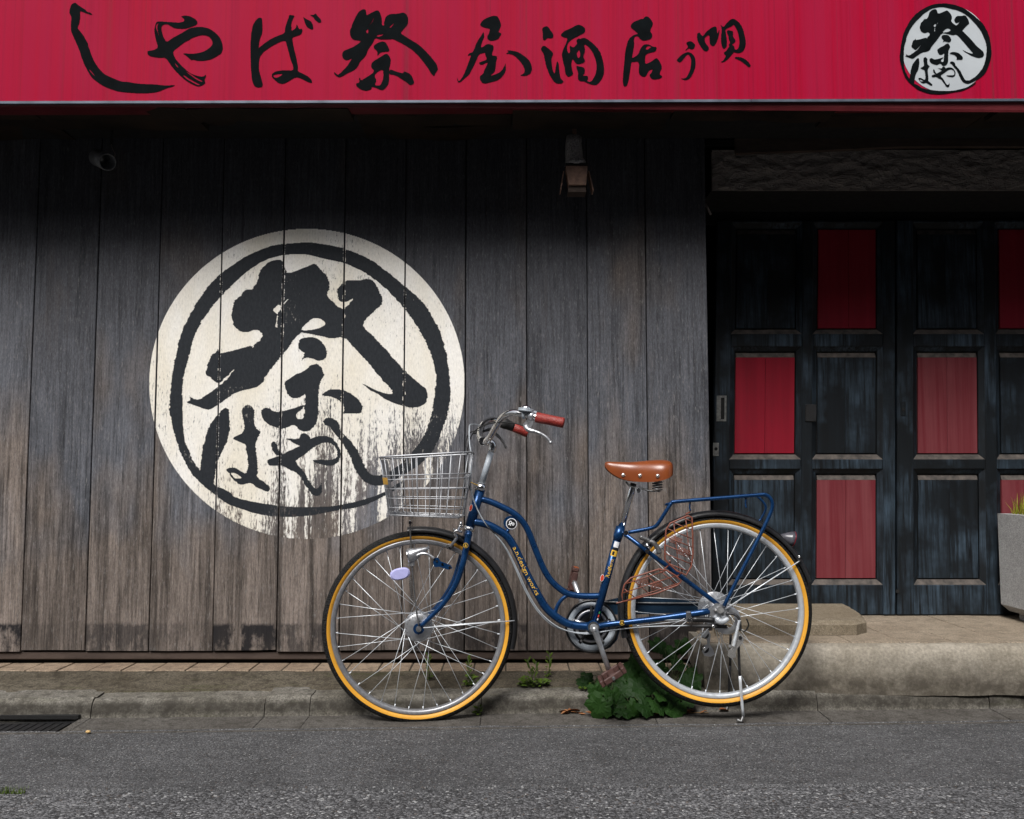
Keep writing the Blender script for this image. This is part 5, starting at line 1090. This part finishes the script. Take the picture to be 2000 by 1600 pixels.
def pedal(c, ang, sgn, far=False):
    p = empty('pedal', c, parent=bike); Mx = Matrix.Translation(c) @ Matrix.Rotation(ang, 4, 'Y')
    L, W, H = .041, .088, .0115
    for q in (-1, 1):
        MB().cbox((q*L - .007, -W/2, -H), (q*L + .007, W/2, H), .003).build('pedal_rail', K['pedal'], p).matrix_basis = Mx
        MB().cbox((-L + .0075, q*W/2 - .007, -H*.9), (L - .0075, q*W/2 + .007, H*.9), .003).build('pedal_end', K['pedal'], p).matrix_basis = Mx
        MB().cbox((q*.0405 - .003, -.02, -H*1.02), (q*.0405 + .003 + q*.006, .02, H*.6), .002).build('pedal_reflector', K['amber' if far else 'pedal'], p).matrix_basis = Mx
    MB().cbox((-.012, -W/2 + .0075, -.010), (.012, W/2 - .0075, .010), .003).build('pedal_body', K['pedal'], p).matrix_basis = Mx
    MB().cyl((0, sgn*-.06, 0), (0, sgn*.04, 0), .0052, seg=10).build('pedal_axle', K['dull'], p).matrix_basis = Mx
pedal(Bp(1195, 1318, -.130), R(-32), 1); pedal(Bp(1119, 1133, .135), R(-78), 1, True)
# navy chain case on the far side
cc = empty('chain_case', Bp(1250, 1200, .062), parent=bike)
out = []
c1, r1, c2, r2 = Bp(1165, 1226, .06), .108, Bp(1396, 1190, .06), .050
for k in range(13): a = R(95) + R(185)*k/12; out.append((c1.x + r1*math.cos(a), c1.z + r1*math.sin(a)))
MBc = MB()
top = [(Bp(1172,1176,.06)), Bp(1230,1163,.06), Bp(1330,1172,.06), Bp(1402,1180,.06), Bp(1402,1188,.06), Bp(1330,1196,.06), Bp(1240,1200,.06), Bp(1180,1200,.06)]
MB().prism([(p.x, p.z) for p in reversed(top)], YB + .055, YB + .068).build('upper_case', K['navy'], cc)
low = [Bp(x, y, .06) for x, y in ((1176,1186),(1198,1196),(1208,1215),(1210,1232),(1205,1250),(1192,1264),(1174,1272),(1156,1275),(1160,1262),(1178,1252),(1192,1235),(1194,1215),(1184,1200))]
MB().prism([(p.x, p.z) for p in low], YB + .055, YB + .066).build('lower_case', K['navy'], cc)
tube('chain', [(1150,1175,.05),(1280,1178,.05),(1398,1178,.05)], .0032, 'dull', 6, parent=cc)

# dropout, derailleur, stand
dp = empty('rear_dropout', HUB_R, parent=bike); 
for s in (-1, 1):
    pl2 = [Bp(x, y, s*.064) for x, y in ((1383,1190),(1398,1178),(1410,1180),(1420,1192),(1422,1210),(1404,1220),(1390,1212))]
    MB().prism([(p.x, p.z) for p in pl2], YB + s*.064 - .003, YB + s*.064 + .003).build('dropout_plate', K['alu'], dp)
MB().cyl(Bp(1407, 1192, -.088), Bp(1407, 1192, -.066), .0115, .0105, 12).build('axle_nut', K['dull'], dp)
MB().ball(Bp(1398.5, 1193, -.069), .008).build('anchor_bolt', K['dull'], dp)
MB().tube(curve([Bp(1400, 1206, -.078), Bp(1404, 1213, -.080), Bp(1412, 1214, -.080), Bp(1423, 1208, -.078)], 4), [.006, .009, .010, .010, .011, .011, .011, .011, .0105, .010, .009, .008, .006], 12).build('brake_drum_arm', K['paler'], dp)
MB().lathe([(.028, -.058), (.047, -.060), (.050, -.055), (.050, -.050)], HUB_R + Vector((.02, 0, -.025)), 36, closed_prof=False).build('drum_cover', K['alu'], dp)
MB().tube(curve([Bp(1352, 1210, -.062), Bp(1375, 1210, -.062), Bp(1395, 1212, -.066)], 3), .0095, 10).build('torque_arm', K['black'], dp)
MB().cbox((Bp(1340, 1200, -.07).x, YB - .072, Bp(1340, 1216, -.07).z), (Bp(1350, 1200, -.07).x, YB - .046, Bp(1340, 1195, -.07).z), .002).build('clamp_band', K['chrome'], dp)
MB().cyl(Bp(1346, 1212, -.078), Bp(1346, 1212, -.05), .0065, seg=10).build('clamp_bolt', K['chrome'], dp)
MB().tube([Bp(1352, 1223, -.06), Bp(1380, 1223, -.062), Bp(1420, 1224, -.064)], [.004, .007, .006], 8).build('cable_stop', K['rubber'], dp)
MB().ball(Bp(1393, 1223, -.072), .0068).build('anchor_bolt', K['chrome'], dp)
de = empty('derailleur', Bp(1385, 1255, .06), parent=bike)
for o2 in (.05, .066):
    pl2 = [Bp(x, y, o2) for x, y in ((1377,1233),(1384,1231),(1388,1240),(1386,1258),(1392,1268),(1396,1278),(1388,1283),(1376,1281),(1371,1272),(1374,1263),(1381,1258),(1381,1248),(1371,1244),(1370,1238))]
    MB().prism([(p.x, p.z) for p in reversed(pl2)], YB + o2 - .0015, YB + o2 + .0015).build('cage_plate', K['alu'], de)
for x, y in ((1377, 1240), (1377, 1268)): MB().cyl(Bp(x, y, .05), Bp(x, y, .068), .014, seg=14).build('jockey_wheel', K['black'], de)
MB().ball(Bp(1376, 1267, .045), .008).build('cage_bolt', K['chrome'], de)
ks = empty('parking_stand', Bp(1449, 1408, -.10), parent=bike)
fz = lambda p: Vector((p.x, p.y, max(p.z, .004)))
for s in (-1, 1):
    x0, y0, x1, y1, x2, y2 = (1442, 1248, 1445, 1320, 1451.5, 1399) if s < 0 else (1427, 1240, 1426, 1300, 1423, 1370)
    o1, o2 = (-.075, -.030) if s < 0 else (.060, .120)
    pts = curve([Bp(x0, y0, o1), Bp(x1, y1, (o1 + o2)/2), Bp(x2, y2, o2)], 5); pts[-1] = fz(pts[-1])
    foot = Vector((pts[-1].x - .006, pts[-1].y, .003))
    MB().tube(pts[:6], .0046, 10).build('stand_leg', K['dark'], ks); MB().tube(pts[5:], .0050, 10).build('leg_end', K['steel'] if s < 0 else K['dark'], ks)
    MB().tube([pts[-1] + Vector((.002, 0, .008)), foot + Vector((0, 0, .0025)), foot + Vector((-.016, 0, .009))], .0050, 8).build('stand_foot', K['dull'], ks)
MB().cyl(Bp(1426, 1262, -.076), Bp(1426, 1262, .076), .0055, seg=10).build('stand_bridge', K['dull'], ks)
pl2 = [Bp(x, y, -.080) for x, y in ((1433,1236),(1441,1233),(1449,1238),(1452,1247),(1449,1256),(1441,1263),(1435,1272),(1436,1283),(1427,1285),(1420,1280),(1422,1270),(1428,1266),(1427,1255))]
MB().prism([(p.x, p.z) for p in reversed(pl2)], YB - .0900, YB - .0840).build('lock_lever', K['rivet'], ks)
MB().cyl(Bp(1446, 1246, -.094), Bp(1446, 1246, -.085), .0065, seg=12).build('lever_rivet', K['chrome'], ks)
pts = []
for i in range(140):
    t = i/139; c = Bp(1444 - 11*t, 1212 + 50*t, -.097); a = t*22*2*math.pi; pts.append(c + Vector((.0046*math.cos(a), .0046*math.sin(a), 0)))
MB().tube(pts, .0011, 5).build('stand_spring', K['steel'], ks)
MB().tube(curve([Bp(1418, 1198, -.075), Bp(1434, 1200, -.078), Bp(1444, 1210, -.082), Bp(1446, 1232, -.080)], 4), .0050, 10).build('stand_plate', K['dark'], ks)
MB().tube(curve([Bp(1458, 1209, -.07), Bp(1462, 1220, -.06), Bp(1458, 1230, -.05), Bp(1452, 1234, -.05)], 4), .0026, 6).build('cable_loop', K['rubber'], bike)

# lettering and badges
def text_mesh(s, size):
    cu = bpy.data.curves.new('t', 'FONT'); cu.body = s; cu.size = size; cu.resolution_u = 3; ob = bpy.data.objects.new('t', cu); COL.objects.link(ob)
    dg = bpy.context.evaluated_depsgraph_get(); me = bpy.data.meshes.new_from_object(ob.evaluated_get(dg)); 
    bpy.data.objects.remove(ob); bpy.data.curves.remove(cu); return me
def on_tube(name, s, size, path, r, s0, mat, parent, flip=1, width=None, fat=0.0):
    me = text_mesh(s, size); xs_ = [v.co.x for v in me.vertices]; k = (width/(max(xs_) - min(xs_))) if width else 1.0
    L_ = [0.0]
    for i in range(1, len(path)): L_.append(L_[-1] + (path[i] - path[i-1]).length)
    for v in me.vertices:
        u = s0 + (v.co.x - min(xs_))*k; a = (v.co.y - size*.30)/r*flip
        i = 0
        while i < len(L_) - 2 and L_[i+1] < u: i += 1
        t = (u - L_[i])/(L_[i+1] - L_[i]); p = path[i].lerp(path[i+1], t); tg = (path[i+1] - path[i]).normalized()
        n_ = Vector((0, -1, 0)); sd_ = n_.cross(tg) * -1
        v.co = p + (n_*math.cos(a) + sd_*math.sin(a)*-1)*(r + .0006)
    me.materials.clear(); me.materials.append(K[mat]); me.update()
    return put(bpy.data.objects.new(name, me), parent)
PD = curve([Bp(*q) for q in DOWN], 6)
def arclen_to(path, x, y):
    tgt = Bp(x, y); L_ = 0; best = (9, 0)
    for i in range(1, len(path)):
        L_ += (path[i] - path[i-1]).length; d_ = (path[i] - tgt).length
        if d_ < best[0]: best = (d_, L_)
    return best[1]
s0 = arclen_to(PD, 1006, 1068); s1 = arclen_to(PD, 1050, 1158)
on_tube('lettering', 'a.n.design works', .0225, PD, .0140, s0, 'yel', down, 1, s1 - s0)
PS = [Bp(1160, 1222), Bp(1211, 1033)]; PS = [PS[0].lerp(PS[1], i/20) for i in range(21)]
sa, sb = arclen_to(PS, 1184, 1124), arclen_to(PS, 1196, 1090)
lt = on_tube('lettering', 'Redfern', .0185, PS, .0140, sa, 'yel', seatt, 1, (Bp(1184, 1124) - Bp(1196, 1090)).length)
def patch(name, path, r, u0, u1, a0, a1, mat, parent, lift=.0005):
    L_ = (path[-1] - path[0]).length; tg = (path[-1] - path[0]).normalized(); n_ = Vector((0, -1, 0)); sd_ = n_.cross(tg)*-1; vs = []; m = 8
    for i in range(m + 1):
        for j in (u0, u1):
            a = a0 + (a1 - a0)*i/m; vs.append(path[0].lerp(path[-1], j) + (n_*math.cos(a) - sd_*math.sin(a))*(r + lift))
    return MB().add(vs, [(2*i, 2*i+1, 2*i+3, 2*i+2) for i in range(m)], True).build(name, K[mat], parent)
fr = lambda y: (1222 - y)/189.0
patch('decal', PS, .0140, fr(1069), fr(1058), -.75, .6, 'wht', seatt); patch('decal', PS, .0140, fr(1075), fr(1069.5), -.75, .6, 'blk', seatt)
patch('decal', PS, .0140, fr(1086), fr(1074.8), -.9, .75, 'yel', seatt); patch('decal', PS, .0140, fr(1084), fr(1077), -.1, .45, 'blk', seatt, .0009)
patch('decal', PS, .0140, fr(1210), fr(1206), -.55, -.2, 'wht', seatt); patch('decal', PS, .0140, fr(1204), fr(1199), -.55, -.2, 'orange', seatt); patch('decal', PS, .0140, fr(1197), fr(1193), -.55, -.2, 'green', seatt)
def disc(name, c, r, mat, parent, n=24, sx=1.0, rot=0.0, y=0.0):
    vs = [(c.x + (r*sx*math.cos(t)*math.cos(rot) - r*math.sin(t)*math.sin(rot)), c.y + y, c.z + (r*sx*math.cos(t)*math.sin(rot) + r*math.sin(t)*math.cos(rot))) for t in [2*math.pi*k/n for k in range(n)]]
    return MB().add(vs, [tuple(range(n))]).build(name, K[mat], parent)
def sign_char(s, c, h, rot, mat, parent, y=0.0):
    me = text_mesh(s, h*1.35); xs_ = [v.co.x for v in me.vertices]; ys_ = [v.co.y for v in me.vertices]; mx, my = (max(xs_)+min(xs_))/2, (max(ys_)+min(ys_))/2
    for v in me.vertices:
        a, b = v.co.x - mx, v.co.y - my; v.co = Vector((c.x + a*math.cos(rot) - b*math.sin(rot), c.y + y, c.z + a*math.sin(rot) + b*math.cos(rot)))
    me.materials.clear(); me.materials.append(K[mat]); return put(bpy.data.objects.new('emblem', me), parent)
bd = empty('badge', Bp(998, 1022), parent=bike); c = Bp(997, 1021.5)
MB().cyl(c + Vector((0, .004, 0)), c + Vector((0, -.004, 0)), .0245, seg=30).build('badge_plate', K['blue'], bd)
MB().cyl(Bp(992, 1034), Bp(990.5, 1041), .006, seg=8).build('badge_neck', K['blue'], bd)
c = Bp(999, 1023); disc('badge_ring', c, .0195, 'wht', bd, y=-.0048); disc('badge_field', c, .0172, 'blk', bd, y=-.0054); sign_char('&', c, .0225, R(-112), 'wht', bd, -.0062)
for (x, y, prnt, off) in ((909.5, 1065.5, fork, -.0635), (1215, 1216.5, bike, -.0475)):
    b2 = empty('round_decal', Bp(x, y, off), parent=prnt) if prnt is bike else prnt
    c = Bp(x, y, off - .0003); o1_ = disc('decal_ring', c, .0088, 'yel', b2); o2_ = disc('decal_field', c, .0076, 'blk', b2, y=-.0005); o3_ = sign_char('&', c, .0105, 0, 'yel', b2, -.001)
c = Bp(1176, 1129, -.0146); b3 = empty('oval_decal', c, parent=bike); disc('decal_ring', c, .0125, 'wht', b3, sx=.55, rot=R(-15)); disc('decal_field', c, .0112, 'orange', b3, sx=.52, rot=R(-15), y=-.0005)
c = Bp(919.5, 992, -.018); b4 = empty('head_badge', c, parent=bike); disc('decal_ring', c, .0125, 'wht', b4, sx=.45, rot=R(-15)); disc('decal_field', c, .0112, 'orange', b4, sx=.42, rot=R(-15), y=-.0005)
# ---------------------------------------------------------------- planter, weeds, litter
lf = [mk_leaf('dark_leaf', (.008, .024, .005), (.016, .045, .008)), mk_leaf('fresh_leaf', (.045, .085, .010), (.085, .13, .018)), mk_leaf('moss_leaf', (.14, .17, .015), (.26, .26, .03))]
dry = mk_leaf('dry_leaf', (.16, .050, .020), (.30, .145, .065)); stemm = plain('weed_stem', (.045, .06, .018), .6)
pt = empty('concrete_planter', (2.35, .1, ZT), 'grey concrete planter box with grass standing on the tiles before the doors', 'planter')
xa = P(1952, 1100, .33).x; zt_ = P(1952, 1003, .33).z; zb2 = ZT + .03
o = [(xa, zb2 + .03), (xa + .035, zb2), (2.62 - .035, zb2), (2.62, zb2 + .03), (2.62, zt_), (xa, zt_)]
mb = MB(); y0, y1 = -.24, .33; w = .035
vs = [(x, y0, z) for x, z in o] + [(x, y1, z) for x, z in o]
fs = [(0,1,2,3,4,5), (11,10,9,8,7,6)] + [(i, 6 + i, 7 + i, i + 1) for i in range(4)] + [(5, 11, 6, 0)]
mb.add(vs, fs)
t0 = [(xa, y0, zt_), (2.62, y0, zt_), (2.62, y1, zt_), (xa, y1, zt_)]; t1 = [(xa + w, y0 + w, zt_), (2.62 - w, y0 + w, zt_), (2.62 - w, y1 - w, zt_), (xa + w, y1 - w, zt_)]; t2 = [(p[0], p[1], zt_ - .06) for p in t1]
mb.add(t0 + t1 + t2, [(i, (i+1) % 4, 4 + (i+1) % 4, 4 + i) for i in range(4)] + [(4 + i, 4 + (i+1) % 4, 8 + (i+1) % 4, 8 + i) for i in range(4)])
mb.build('box', M['planter'], pt)
MB().quad((xa + w, y0 + w, zt_ - .03), (2.62 - w, y0 + w, zt_ - .03), (2.62 - w, y1 - w, zt_ - .03), (xa + w, y1 - w, zt_ - .03)).build('soil', plain('soil', (.035, .026, .018), .9, var=.4, bump=.5), pt)
for x_ in (xa + .05, 2.5):
    for y_ in (y0 + .05, y1 - .11): MB().box((x_, y_, ZT), (x_ + .07, y_ + .06, zb2 + .002)).build('foot', M['planter'], pt)
rg = random.Random(3); mb = MB()
for i in range(1500):
    b = Vector((xa + w + rg.random()*(.42), y0 + w + rg.random()*(y1 - y0 - 2*w), zt_ - .03)); a = rg.random()*6.28; hgt = rg.uniform(.06, .13); ln = rg.uniform(.0, .05); wd = .0022
    d = Vector((math.cos(a), math.sin(a), 0)); s = Vector((-d.y, d.x, 0))*wd
    m_ = b + d*ln*.4 + Vector((0, 0, hgt*.6)); t = b + d*ln + Vector((0, 0, hgt)); mb.add([b - s, b + s, m_ + s*.7, m_ - s*.7, t], [(0,1,2,3), (3,2,4)])
gr = tag(mb.build('planter_grass', lf[2]), 'yellow green grass growing in the grey planter', 'grass', kind='stuff')

def leaf_mesh(name, lobes, mat, seed, toothed=.10):   # rounded lobed leaf, base at the origin, pointing along +X, slightly cupped
    rg = random.Random(seed); n = 30; vs = [(.0, 0, 0)]; ring = []
    for k in range(n):
        a = -math.pi + 2*math.pi*(k + .5)/n; r = .52 + (.07 if lobes == 5 else .13)*math.cos(lobes*a) + toothed*(.5 if k % 2 else -.5)*.6 + rg.uniform(-.02, .02)
        r *= 1 - .30*max(0, abs(a)/math.pi - .80)*5
        ring.append((a, r))
    vs = [(.42, 0, -.03)]
    for f_, z_ in ((.55, .0), (1.0, -.05)):
        for a, r in ring:
            x_, y_ = .42 + r*f_*math.cos(a), r*f_*math.sin(a); z = .10*abs(y_) - .22*(x_ - .42)**2 + z_*1.0 + rg.uniform(-.02, .02)*f_
            vs.append((x_, y_, z))
    fs = [(0, 1 + k, 1 + (k+1) % n) for k in range(n)] + [(1 + k, 1 + n + k, 1 + n + (k+1) % n, 1 + (k+1) % n) for k in range(n)]
    return MB().add(vs, fs, False).mesh(name, mat)
LM = [leaf_mesh('leaf', 5, lf[0], s) for s in (1, 2, 3)]; LF = [leaf_mesh('leaf', 3, lf[1], s, .04) for s in (4, 5)]; LS = [leaf_mesh('leaf', 1, lf[1], s, .0) for s in (6, 7)]
def orient(dirv, nrm):
    x_ = dirv.normalized(); z_ = (nrm - x_*nrm.dot(x_)).normalized(); y_ = z_.cross(x_)
    return Matrix((x_, y_, z_)).transposed().to_4x4()
def ground(X, Y):                               # height of what a weed stands on
    if Y < kb(X): return .002
    if Y < kb(X) + .10: return .068
    if Y < -.115: return .070 + max(0, Y - kb(X) - .10)*.15
    return .101
rg = random.Random(11)
plant = empty('leafy_weed', (P(1260, 1345, -.27).x, -.27, .07), 'dark green broad leaved weed spilling over the kerb between the bicycle wheels', 'plant')
region = [(1122,1345),(1135,1318),(1158,1308),(1178,1330),(1196,1345),(1215,1306),(1232,1280),(1262,1262),(1300,1256),(1345,1262),(1368,1285),(1385,1310),(1372,1350),(1350,1372),(1318,1384),(1262,1396),(1210,1396),(1160,1397),(1152,1385),(1160,1362)]
roots = [P(1200, 1345, -.28), P(1255, 1340, -.25), P(1310, 1335, -.23)]
for p in roots: p.z = .07
cnt = 0; fixed = [(1168,1352,.075,-.405),(1170,1380,.092,-.435),(1222,1385,.075,-.43),(1262,1380,.078,-.43),(1285,1378,.066,-.42),(1225,1315,.085,-.34),(1245,1300,.08,-.30),(1270,1330,.085,-.36),(1215,1345,.075,-.38),(1300,1345,.08,-.37),(1246,1345,.082,-.39),(1200,1362,.07,-.42),(1315,1368,.07,-.39),(1345,1368,.055,-.37)]
spots = [(x, y, s, Y) for x, y, s, Y in fixed]
while len(spots) < 38:
    x_, y_ = rg.uniform(1120, 1388), rg.uniform(1236, 1392)
    if not any(a <= x_ <= b for a, b in spans([region], y_)): continue
    Y = -.08 - .30*((y_ - 1236)/156.0) + rg.uniform(-.05, .06)
    if y_ > 1352: Y = rg.uniform(-.44, -.395)
    if x_ < 1190 and y_ < 1345: Y = rg.uniform(-.30, -.22)
    spots.append((x_, y_, rg.uniform(.045, .092), Y))
stb = []
for i, (x_, y_, s_, Y) in enumerate(spots):
    c = P(x_, y_, Y); c.z = max(c.z, ground(c.x, c.y) + .012)
    nrm = Vector((rg.uniform(-.35, .35), rg.uniform(-1.0, -.45), rg.uniform(.35, 1.0))); dv = Vector((rg.uniform(-1, 1), rg.uniform(-.4, .1), rg.uniform(-1.0, .05)))
    o = bpy.data.objects.new('leaf', LM[i % 3]); m_ = orient(dv, nrm); o.matrix_basis = Matrix.Translation(c) @ m_ @ Matrix.Diagonal((s_, s_, s_, 1)) @ Matrix.Translation((-.45, 0, 0)); put(o, plant)
    base = o.matrix_basis @ Vector((0, 0, 0)); rt = min(roots, key=lambda r_: (r_ - c).length)
    mid = base.lerp(rt, .5) + Vector((0, .02, .02)); stb.append([base, mid, rt])
mb = MB()
for p in stb: mb.tube(curve(p, 3), .0013, 4, caps=False)
tag(mb.build('stems', stemm, plant), kind='stuff')

def rosette(name, label, cx_, cy_, Y, n, spread, up_, size, seed, meshes, stalk=0, group=None):
    g = random.Random(seed); b = P(cx_, cy_, Y); b.z = ground(b.x, b.y)
    t = empty(name, b, label, 'weed', group); sb = MB()
    for i in range(n):
        a = g.random()*6.28; rr = spread*math.sqrt(g.random()); p = b + Vector((rr*math.cos(a)*1.5, rr*math.sin(a)*.6, g.uniform(.006, up_*(1 - .5*rr/spread))))
        nrm = Vector((g.uniform(-.5, .5), g.uniform(-.8, .1), 1)); dv = Vector((math.cos(a), math.sin(a)*.6, g.uniform(-.2, .5))); s_ = size*g.uniform(.6, 1.3)
        o = bpy.data.objects.new('leaf', meshes[i % len(meshes)]); o.matrix_basis = Matrix.Translation(p) @ orient(dv, nrm) @ Matrix.Diagonal((s_, s_*.8, s_, 1)) @ Matrix.Translation((-.4, 0, 0)); put(o, t)
        sb.tube([b + (p - b)*.15, p], .0008, 4, caps=False)
    for k in range(stalk):
        top = b + Vector((g.uniform(-.03, .03), 0, g.uniform(.07, .11))); sb.tube([b, b.lerp(top, .5) + Vector((.004, 0, 0)), top], .0016, 5)
        for j in range(9):
            h_ = .35 + .65*j/9; p = b.lerp(top, h_); a = g.choice((-1, 1)); o = bpy.data.objects.new('leaf', LS[j % 2]); s_ = .020
            o.matrix_basis = Matrix.Translation(p) @ orient(Vector((a*g.uniform(.3, .8), g.uniform(-.4, .2), 1)), Vector((-a, -.6, .3))) @ Matrix.Diagonal((s_, s_*.4, s_, 1)); put(o, t)
    tag(sb.build('stems', stemm, t), kind='stuff'); return t
rosette('small_weed', 'bright green low weed with an upright stalk on the kerb between the wheels', 1042, 1338, -.255, 62, .042, .05, .016, 21, LF + LS, 2)
rosette('small_weed', 'small yellowish weed growing behind the front tyre on the kerb', 918, 1336, -.25, 30, .022, .06, .014, 22, LF + LS, 1)
rosette('small_weed', 'sparse little weed on the kerb beside the leafy weed', 1146, 1348, -.30, 14, .022, .03, .013, 23, LF)
rosette('small_weed', 'tiny weed sprouting in the kerb joint under the front tyre', 934, 1382, -.385, 16, .014, .05, .013, 24, LF + LS)
rosette('small_weed', 'thin weed sprig on the tiled ledge near the low stalked weed', 1070, 1313, -.165, 10, .010, .05, .010, 25, LF, 1)
rosette('small_weed', 'faint green sprig on the ledge behind the front wheel spokes', 838, 1325, -.20, 12, .012, .05, .010, 26, LF, 1)
# grass in the seam of the old asphalt
mb = MB(); g = random.Random(5)
for i in range(420):
    X = PZ(g.uniform(-60, 70), 1536, -.012).x; b = Vector((X, -1.088 + .022*X - .004 + g.uniform(-.012, .012), -.014)); a = g.random()*6.28; h_ = g.uniform(.006, .020); d = Vector((math.cos(a), math.sin(a), 0)); s = Vector((-d.y, d.x, 0))*.0014
    t = b + d*.008 + Vector((0, 0, h_)); mb.add([b - s, b + s, t], [(0, 1, 2)])
tag(mb.build('seam_grass', lf[1]), 'tuft of green grass in the seam between the two asphalts', 'grass', kind='stuff')

# litter at the foot of the kerb
def dryleaf(seed, ln):
    g = random.Random(seed); vs = []; n = 6
    for i in range(n + 1):
        t = i/n; wd = .22*math.sin(math.pi*min(1, t*.95 + .03))*ln; z = .10*ln*math.sin(t*3 + seed) + .06*ln
        vs += [(t*ln, -wd, z + abs(wd)*.5), (t*ln, 0, z), (t*ln, wd, z + abs(wd)*.6)]
    fs = [(3*i+k, 3*i+3+k, 3*i+4+k, 3*i+1+k) for i in range(n) for k in range(2)]
    return MB().add(vs, fs).mesh('dry_leaf', dry)
DL = [dryleaf(s, .05) for s in (1, 2, 3)]
g = random.Random(9)
for i in range(38):
    x_ = g.choice((g.uniform(1240, 1400), g.uniform(1285, 1345), g.uniform(1100, 1200))); X = PZ(x_, 1388, 0).x; Y = kb(X) - g.uniform(.006, .032)
    o = bpy.data.objects.new('dry_leaf', DL[i % 3]); s_ = g.uniform(.45, 1.2); o.matrix_basis = Matrix.Translation((X, Y, .0055)) @ Matrix.Rotation(g.uniform(-.5, .5) + (math.pi if g.random() < .5 else 0), 4, 'Z') @ Matrix.Diagonal((s_, s_, s_, 1)); COL.objects.link(o)
    tag(o, 'dry red brown leaf lying in the gutter at the foot of the kerb', 'leaf', 'dry leaves in the gutter')
c = PZ(1341, 1387, .004); MB_ = MB().cyl(c + Vector((-.012, 0, .004)), c + Vector((.012, -.004, .004)), .004, seg=8)
tag(MB_.build('cigarette_butt', plain('paper_white', (.62, .60, .55), .8)), 'white cigarette butt among the dry leaves in the gutter', 'litter')
c = PZ(1365, 1394, .002); tag(MB().tube([c + Vector((-.035, .002, .002)), c + Vector((0, 0, .004)), c + Vector((.035, .004, .002))], .0016, 5).build('twig', plain('dry_twig', (.30, .19, .08), .7)), 'thin straw coloured twig lying in the gutter by the dry leaves', 'twig')
c = PZ(172, 1433, .0); tag(MB().ball((c.x, c.y, .006), .007, 1.2, .8, .7).build('pebble', plain('ochre_pebble', (.55, .36, .14), .7)), 'small ochre pebble on the gutter near the drain grate', 'pebble')
